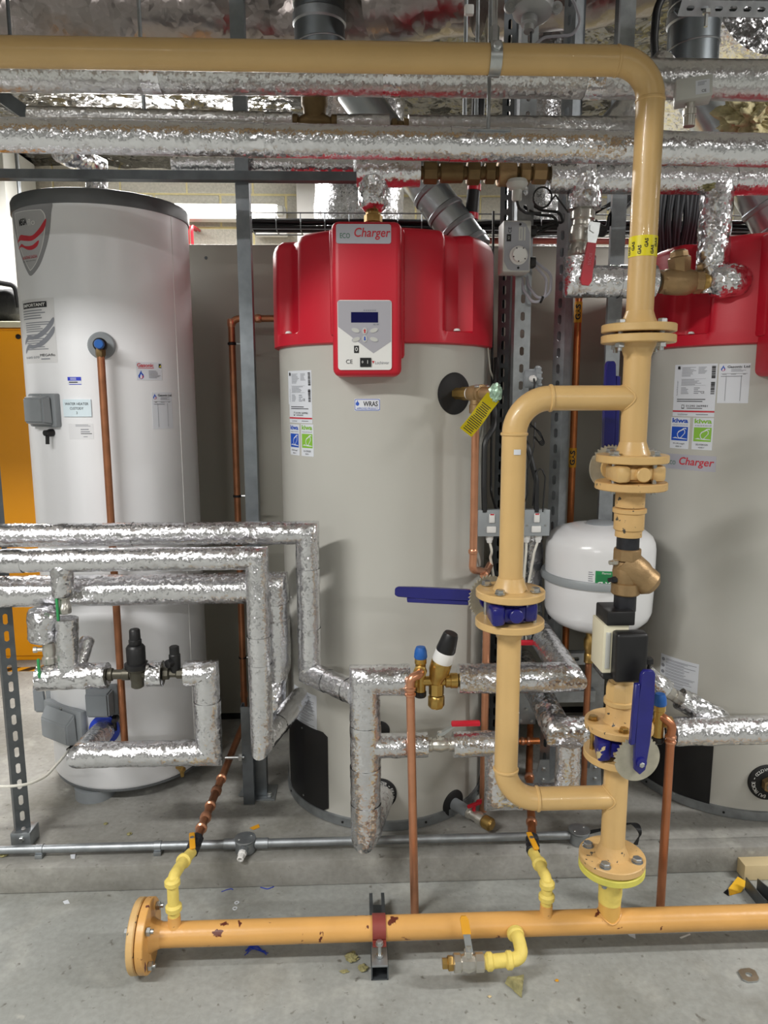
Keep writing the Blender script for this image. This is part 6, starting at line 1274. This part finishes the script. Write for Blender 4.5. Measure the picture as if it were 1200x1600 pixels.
# black flexes feeding the boxes
cablething('black_flex', 'thick black flex bowing down to the switch box left of the bypass leg', [at(757, 800, 2.27), at(756, 760, 2.27), at(757, 690, 2.28), at(772, 668, 2.3), at(776, 560, 2.4)], .0088, bend=.06)
cablething('black_flex', 'thick black flex bowing down to the switch box right of the bypass leg', [at(838, 800, 2.27), at(838, 750, 2.27), at(824, 695, 2.28), at(806, 670, 2.34), at(800, 600, 2.4)], .0088, bend=.06)
cablething('black_cable', 'slim black cable down the slotted column to the switch box', [at(771, 330, 2.42), at(769, 560, 2.4), at(767, 770, 2.4), at(778, 806, 2.3)], .004, bend=.05)
cablething('black_cable', 'thin black lead hanging right of the bypass leg', [at(836, 660, 2.27), at(834, 700, 2.25), at(824, 735, 2.25), at(824, 775, 2.25), at(812, 800, 2.28)], .0024, bend=.04)
cablething('black_cable', 'thin black lead looped over beside the bypass leg', [at(848, 800, 2.26), at(852, 745, 2.26), at(845, 728, 2.26), at(836, 742, 2.26), at(832, 790, 2.27)], .0024, bend=.03)
bm = nb()
for k in range(4): tube(bm, [at(822+k*2, 655+k*3, 2.24), at(838+k*2, 672+k, 2.24), at(852-k, 692-k*2, 2.24), at(846-k, 698-k*2, 2.24), at(836-k, 682, 2.24)], .0018, 6, .015)
solo('cable_bundle', bm, CABB, 'small coiled bundle of thin black leads above the switch box', 'cable')['kind'] = 'stuff'
cablething('white_flex', 'thin pale flex hanging from the red top of the middle heater', [at(762, 542, 2.36), at(766, 580, 2.37), at(775, 600, 2.4), at(774, 650, 2.42)], .0028, CABW, .04)
# basket tray with cables behind
YT = 2.92; z = at(700, 352, YT).z; x0, x1 = at(396, 355, YT).x, 1.75
t = thing('cable_basket', 'wire basket tray carrying black cables along the top of the partition', 'cable tray', (x0, YT, z-.03))
bm = nb()
for dy, dz in ((-.05, .03), (-.05, -.028), (.0, -.028), (.05, -.028), (.05, .03)): tube(bm, [V((x0, YT+dy, z+dz)), V((x1, YT+dy, z+dz))], .0025, 6)
part('long_wire', bm, STEEL, t, kind='stuff'); x = x0; bm = nb()
while x < x1: tube(bm, [V((x, YT-.05, z+.03)), V((x, YT-.05, z-.028)), V((x, YT+.05, z-.028)), V((x, YT+.05, z+.03))], .0022, 6); x += .09
part('cross_wire', bm, STEEL, t, kind='stuff')
for k in range(9):
    y, dz, r = YT-.035+.011*(k % 6), (-.017 if k < 6 else .004)+random.uniform(-.002, .002), random.uniform(.006, .0085)
    cablething('tray_cable', 'black cable lying along the wire basket behind the heaters', [V((x0-.02, y, z+dz))]+[V((x0+(x1-x0)*i/10, y+random.uniform(-.006, .006), z+dz+random.uniform(-.006, .006))) for i in range(1, 10)]+[V((x1, y, z+dz))], r, CABB, .2, 'cables in the wire basket')
# bundle of black cables behind the riser at right
for k in range(11):
    a = at(1034+6.5*k+random.uniform(-3, 3), 292, 2.52); b = at(1026+7*k+random.uniform(-5, 5), 345, 2.54); c = at(1030+5.2*k, 392, 2.6)
    cablething('riser_cable', 'black cable in the hanging bundle right of the gas riser', [a+V((0, 0, .12)), a, b, c, c-Z3*.05], .0105, mat('cable_slate', '#33383d', .42, 0, .1, 20), .12, 'hanging black cable bundle')
# single armoured drop with red bands
a, b = at(742, 275, 2.75), at(736, 345, 2.75); t = thing('banded_cable', 'thick black cable with red bands beside the middle flue', 'cable', tuple(b))
part('sheath', tube(nb(), [a+V((.01, 0, .3)), a, b, b-V((.003, 0, .1))], .023, 18), BLKM, t)
for py in (293, 338): q = at(741 if py < 300 else 737, py, 2.75); part('red_band', lathe(nb(), [(.0232, -.011), (.0245, -.01), (.0245, .01), (.0232, .011)], q, a-b, 20), RED, t)
bm = nb(); tube(bm, [at(1042, -20, 2.6), at(1026, 15, 2.6), at(1022, 60, 2.6), at(1026, 130, 2.6)], .013, 12, .1); solo('black_flex', bm, CABB, 'thick black cable curving down by the overhead bend', 'cable')
cablething('black_cable', 'bundle cable slanting up behind the red-lever valve', [at(880, 350, 2.5), at(925, 335, 2.5), at(985, 300, 2.6)], .006); cablething('black_cable', 'thin cable slanting behind the gas riser at upper right', [at(888, 345, 2.48), at(940, 326, 2.5), at(990, 310, 2.6)], .003)
bm = nb()
for k in range(6): tube(bm, [at(930, 344+k*4, 2.46), at(944, 356+k*3, 2.46), at(952, 352-k*3, 2.46), at(985, 318-k*5, 2.6)], .005, 8, .02)
solo('cable_bundle', bm, CABB, 'tied knot of black cables right of the red-lever valve', 'cable')['kind'] = 'stuff'
# gas detector
q = at(832, 8, 1.98); t = thing('gas_detector', 'grey round gas detector head with cable at the top edge', 'detector', tuple(q)); d = V((-.08, -.25, -1)).normalized()
M_ = mat('cast_grey', '#a9aaab', .45, .5)
part('housing', lathe(nb(), [(.03, -.06), (.05, -.05), (.052, .0), (.048, .02), (.034, .032), (.02, .036), (.0, .036)], q, d, 40), M_, t)
part('sensor_neck', lathe(nb(), [(.017, .03), (.02, .034), (.02, .052), (.013, .056), (.013, .07), (0, .071)], q+V((-.006, 0, 0)), d, 24), M_, t)
for s in (-1, 1):
    p = q+V((s*.058, -.01, -.01)); part('lug', lathe(nb(), [(.014, -.006), (.014, .006)], p, V((0, -1, -.2)), 18), M_, t); part('lug_bolt', lathe(nb(), [(.006, 0), (.006, .004)], p-Y3*.006, V((0, -1, -.2)), 6), ZINC, t)
f = flat(at(835, 4, 1.925), X3, Z3); 
wire(t, [q+V((.06, .0, .06)), at(898, 5, 1.98), at(908, 35, 1.98), at(895, 55, 1.98), at(850, 58, 1.98), at(834, 72, 1.98)], .0038, CABG, .03); wire(t, [q+d*.07, at(829, 75, 1.97)], .003, CABB)
# sensor on the lower overhead run
q = at(1076, 205, YS2); zt_ = at(1076, 188, YS2).z; t = thing('immersion_sensor', 'grey box sensor standing on the foil pipe at upper right', 'sensor', (q.x, YS2, q.z))
zp = line((0, 211), (1200, 235), YS2, .25)[0].z+.035
part('stem', lathe(nb(), [(.0135, zp-.004), (.0135, zp+.02), (.016, zp+.021), (.016, zp+.034), (.011, zp+.036), (.011, zp+.05)], (q.x, YS2, 0), Z3, 10), NICK, t)
a, b = at(1053, 184, YS2-.03), at(1107, 152, YS2-.03); M = MX.Translation((q.x+.004, YS2, zp+.072)) @ MX.Rotation(R_(-18), 4, 'Z') @ MX.Rotation(R_(-3), 4, 'Y')
hd = part('head', box(nb(), (-.04, -.03, -.024), (.04, .03, .024), .004, M), GRYL, t)
f = lambda u, v, o=0: M @ V((u, -.0302-o, v)); sticker('label', lambda u, v, o=0: f(u+.018, v-.002, o), .03, .03, PAPER, [('l', INKG, -.35, .1, .3, .4, 3), ('t', INK, 'CE', .1, -.3, .2)], hd, None, .0004)
# --- galvanised conduit on the plinth
YC_ = 2.055; zc = at(300, 1319, YC_).z; zc = PZ+.024
xb0 = at(383, 1310, YC_).x; x1 = at(905, 1300, YC_).x
t = thing('conduit_pipe', 'galvanised conduit along the plinth edge from the left to the round box', 'conduit', (-1.0, YC_, PZ))
part('tube', tube(nb(), [V((-1.7, YC_, zc)), V((xb0-.028, YC_, zc))], .0125, 16), STEEL, t)
for px in (247, 62): q = at(px, 1320, YC_); bm = nb(); lathe(bm, [(.0127, -.011), (.0145, -.01), (.0145, .01), (.0127, .011)], V((q.x, YC_, zc)), X3, 18); box(bm, (q.x-.011, YC_-.016, PZ), (q.x+.011, YC_+.016, zc-.011), .001); part('saddle', bm, STEEL, t)
q = at(330, 1316, YC_); part('coupler', lathe(nb(), [(.0127, -.02), (.0155, -.019), (.0155, .019), (.0127, .02)], V((xb0-.045, YC_, zc)), X3, 18), STEEL, t)
t = thing('conduit_pipe', 'galvanised conduit along the plinth edge passing before the middle heater', 'conduit', (xb0+.3, YC_, PZ))
part('tube', tube(nb(), [V((xb0+.028, YC_, zc)), V((x1-.03, YC_, zc))], .0125, 16), STEEL, t); part('coupler', lathe(nb(), [(.0127, -.02), (.0155, -.019), (.0155, .019), (.0127, .02)], V((xb0+.05, YC_, zc)), X3, 18), STEEL, t)
for xx, lab, gl in ((xb0, 'round galvanised conduit box with a white gland on the plinth', True), (x1, 'round galvanised conduit box half hidden behind the riser foot', False)):
    t = thing('conduit_box', lab, 'junction box', (xx, YC_, PZ)); dz = V((0, -.35, 1)).normalized() if gl else Z3
    part('body', lathe(nb(), [(.03, PZ+.002), (.031, PZ+.006), (.031, zc+.012), (.028, zc+.014)], (xx, YC_, 0), Z3, 28), STEEL, t)
    part('cover', lathe(nb(), [(.032, zc+.0145), (.033, zc+.016), (.032, zc+.0195), (0, zc+.02)], (xx, YC_, 0), Z3, 28), STEEL, t)
    for s in (-1, 1): part('screw', lathe(nb(), [(.004, 0), (.003, .002)], (xx+s*.017, YC_+s*.01, zc+.02), Z3, 8), ZINC, t)
    if gl:
        g0 = V((xx, YC_-.03, zc)); d = V((-.12, -1, -.12)).normalized(); part('spout', lathe(nb(), [(.014, -.005), (.014, .014)], g0, d, 16), STEEL, t); part('gland', lathe(nb(), [(.013, .012), (.013, .022), (.0105, .024), (.0105, .04), (.0065, .042), (.0065, .03)], g0, d, 8), WHT, t)
bm = nb()
for k in range(5): tube(bm, [V((x1+.02, YC_+.004*k, zc)), at(985+3*k, 1285, 2.02), at(1000+k, 1300, 1.98)-Z3*0, V((at(1003, 1308, 2.0).x-.003*k, 2.03, PZ+.004))], .002, 6, .02)
solo('cable_tail', bm, CABB, 'tied black cable tails lying on the plinth right of the riser foot', 'cable')['kind'] = 'stuff'
# white cable at far left
p = hit(117, 1166, TW); c0 = cm(TW, p[0], p[1]); n = nrm(p[0])
t = thing('white_flex', 'white flex sagging from the grey box across the left steel upright', 'cable', tuple(c0)); part('gland', lathe(nb(), [(.012, 0), (.012, .012), (.008, .018), (.007, .03)], c0, n, 12), BLKP, t)
e = n*.03; wire(t, [c0+e*.8, at(100, 1182, 2.2), at(72, 1213, 2.08), at(45, 1226, 2.02), at(10, 1229, 2.0), at(-150, 1225, 1.98), at(-480, 1180, 2.0)], .0042, CABW, .12)
# ================================================================ loose things on the floor
def slab(name, label, cat, pts, z, th, m, **k):
    P_ = [atz(x, y, z) for x, y in pts]; bm = nb(); A = [bm.verts.new(p+Z3*.0005) for p in P_]; B = [bm.verts.new(p+Z3*(th+.0005)) for p in P_]; bm.faces.new(A[::-1]); bm.faces.new(B); n = len(P_)
    for i in range(n): bm.faces.new((A[i], A[(i+1) % n], B[(i+1) % n], B[i]))
    return solo(name, bm, m, label, cat)
t = thing('tape_scrap', 'crumpled yellow scrap with a black corner on the floor at right', 'scrap', tuple(atz(1148, 1392, 0)))
bm = nb(); P_ = [atz(x, y, 0)+Z3*z for x, y, z in ((1140, 1400, .001), (1158, 1395, .002), (1168, 1384, .012), (1152, 1378, .018), (1138, 1391, .006))]
bm.faces.new([bm.verts.new(p) for p in P_]); bmesh.ops.solidify(bm, geom=bm.faces[:], thickness=.0012); part('yellow_face', bm, mat('scrap_yellow', '#e2b022', .5), t)
bm = nb(); P_ = [atz(x, y, 0)+Z3*z for x, y, z in ((1130, 1395, .001), (1139, 1401, .001), (1137, 1391, .005))]; bm.faces.new([bm.verts.new(p) for p in P_]); bmesh.ops.solidify(bm, geom=bm.faces[:], thickness=.0012); part('black_corner', bm, BLKM, t)
q = atz(1165, 1380, 0); solo('timber_offcut', box(nb(), (q.x, q.y+.01, .001), (q.x+.3, q.y+.085, .05), .002), WOOD, 'pale sawn timber offcut against the plinth at right', 'wood')
for k, (x0, x1, y0) in enumerate(((1166, 1196, 0), (1184, 1225, 0))):
    a, b = atz(x0, 1376+k*2, .03), atz(x1, 1412, .03); bm = nb(); d = (b-a); L = d.length; dn = d.normalized(); sd = dn.cross(Z3)
    prism(bm, [(0, 0), (L, 0), (L, .04), (0, .04)], V((a.x, a.y, .001)), dn, Z3, .0025); prism(bm, [(0, 0), (L, 0), (L, .02), (0, .02)], V((a.x, a.y, .001)), dn, -sd, .0025)
    solo('steel_offcut', bm, STEELD, ('left' if k == 0 else 'right')+' one of two dark steel channel offcuts leaning by the timber at right', 'offcut')
t = thing('square_washer', 'square zinc plate washer with a hole lying on the floor at lower right', 'washer', tuple(atz(1170, 1525, 0)))
P_ = [atz(x, y, 0) for x, y in ((1151, 1517), (1177, 1514), (1188, 1535), (1163, 1537))]; c = sum(P_, V())/4; bm = nb(); k = 4
inn = [c+(V((P_[0].x-c.x, P_[0].y-c.y, 0)).normalized()*.008 if 0 else V((.008*math.cos(R_(a)), .008*math.sin(R_(a)), 0))) for a in range(0, 360, 30)]
def ring(z): 
    out = []
    for i in range(12):
        d = (inn[i]-c).normalized(); best = 9
        for a, b in zip(P_, P_[1:]+P_[:1]):
            e = b-a; den = d.x*e.y-d.y*e.x
            if abs(den) > 1e-9:
                s = ((a.x-c.x)*e.y-(a.y-c.y)*e.x)/den; u = ((a.x-c.x)*d.y-(a.y-c.y)*d.x)/den
                if s > 0 and -.001 <= u <= 1.001: best = min(best, s)
        out.append(c+d*best+Z3*z)
    return out
rows = [[bm.verts.new(v) for v in r] for r in (ring(.001), ring(.005), [v+Z3*.005 for v in inn], [v+Z3*.001 for v in inn])]
for A, B in zip(rows, rows[1:]+rows[:1]):
    for i in range(12): bm.faces.new((A[i], A[(i+1) % 12], B[(i+1) % 12], B[i]))
part('plate', bm, ZINC, t)
def lump(px, py, z, s, label, m=WOOL, name='wool_scrap', sq=(1, 1, .5), cat='scrap'):
    c = atz(px, py, z); bm = nb(); bmesh.ops.create_icosphere(bm, subdivisions=3, radius=1)
    for v in bm.verts:
        k = 1+.5*NZ.noise(v.co*1.7+c*7)+.35*NZ.noise(v.co*5+c*3); v.co = V((v.co.x*s*sq[0]*k, v.co.y*s*sq[1]*k, (v.co.z+1)*s*sq[2]*k*.6+.0005))+c
    return solo(name, bm, m, label, cat, ang=80)
P_ = [atz(x, y, 0) for x, y in ((789, 1537), (815, 1560), (818, 1533))]; bm = nb(); A = [bm.verts.new(p+Z3*.001) for p in P_]; B = [bm.verts.new(p+Z3*.018+(P_[2]-p)*.15) for p in P_]; bm.faces.new(A[::-1]); bm.faces.new(B)
for i in range(3): bm.faces.new((A[i], A[(i+1) % 3], B[(i+1) % 3], B[i]))
bmesh.ops.subdivide_edges(bm, edges=bm.edges[:], cuts=4, use_grid_fill=True)
for v in bm.verts: v.co.z = max(.0008, v.co.z+.004*NZ.noise(v.co*90)); v.co.x += .002*NZ.noise(v.co*120)
solo('wool_scrap', bm, WOOL, 'triangular wedge of mineral wool on the floor below the yellow drain elbow', 'scrap', ang=80)
lump(549, 1499, 0, .016, 'small tuft of mineral wool left of the floor channel'); lump(567, 1515, 0, .012, 'smaller greenish wool tuft touching the floor channel'); lump(538, 1519, 0, .008, 'flat dark wool crumb left of the floor channel', sq=(1.4, .7, .3))
lump(46, 1314, PZ, .011, 'wool crumb by the foot of the left steel upright'); lump(6, 1337, PZ, .013, 'wool tuft on the plinth at the far left edge'); lump(202, 1304, PZ, .007, 'wool crumb on the plinth below the white cylinder')
lump(165, 1288, PZ, .006, 'tiny wool crumb on the plinth left of the others'); lump(870, 1533, 0, .004, 'orange speck of debris on the floor near the wool wedge', ORNG, 'debris_crumb', (1, 1, .6)); lump(765, 1558, 0, .004, 'tan crumb on the floor left of the wool wedge', WOOD, 'debris_crumb', (1, 1, .6))
slab('tape_scrap', 'small orange tape scrap on the plinth near the round conduit box', 'scrap', ((390, 1294), (404, 1288), (406, 1293), (396, 1297)), PZ, .0008, ORNG)
slab('paper_scrap', 'small white paper scrap on the floor at left below the plinth', 'scrap', ((98, 1409), (106, 1406), (109, 1412), (101, 1413)), 0, .0006, PAPER)
slab('paper_scrap', 'crumpled white scrap on the plinth near the left branch', 'scrap', ((110, 1337), (118, 1336), (117, 1342), (111, 1342)), PZ, .003, PAPER)
slab('paper_scrap', 'torn white paper corner sticking out under the header', 'scrap', ((976, 1455), (992, 1455), (993, 1467), (984, 1463)), 0, .0006, PAPER)
slab('plastic_strip', 'pale curled plastic strip on the floor right of the riser', 'scrap', ((1062, 1465), (1078, 1459), (1079, 1461), (1064, 1467)), 0, .001, WHT)
slab('tape_scrap', 'white tape scrap under the blind end flange', 'scrap', ((214, 1508), (226, 1504), (229, 1509), (216, 1519)), 0, .0008, WHT)
P0 = [atz(x, y, 0)+Z3*.002 for x, y in ((385, 1490), (392, 1482), (402, 1483), (412, 1487), (416, 1492))]
bm = nb()
for k in range(5): tube(bm, [p+V((random.uniform(-.006, .006), random.uniform(-.008, .008), .001*k)) for p in P0], .0011, 6, .01)
solo('blue_string', bm, BLUR, 'frayed blue string on the floor under the header', 'string')['kind'] = 'stuff'
P0 = [atz(x, y, 0)+Z3*.0015 for x, y in ((346, 1394), (354, 1391), (362, 1389), (364, 1391))]; bm = nb(); tube(bm, P0, .0011, 6, .01); solo('blue_string', bm, BLUR, 'short blue thread on the floor just below the plinth step', 'string')
P0 = [atz(x, y, 0)+Z3*.0015 for x, y in ((407, 1387), (418, 1390), (428, 1386))]; bm = nb(); tube(bm, P0, .0013, 6, .01); solo('blue_string', bm, BLUR, 'short blue string on the floor left of the strap bracket', 'string')
for px, py, z in ((370, 1411, 0), (367, 1420, 0)): lathe(bm := nb(), [(.004, .0005), (.007, .0005), (.007, .002), (.004, .002)], atz(px, py, z), Z3, 14, close=True); solo('washer', bm, PAPER, 'tiny white plastic ring on the floor '+('nearer the plinth' if py < 1415 else 'nearer the header'), 'washer')
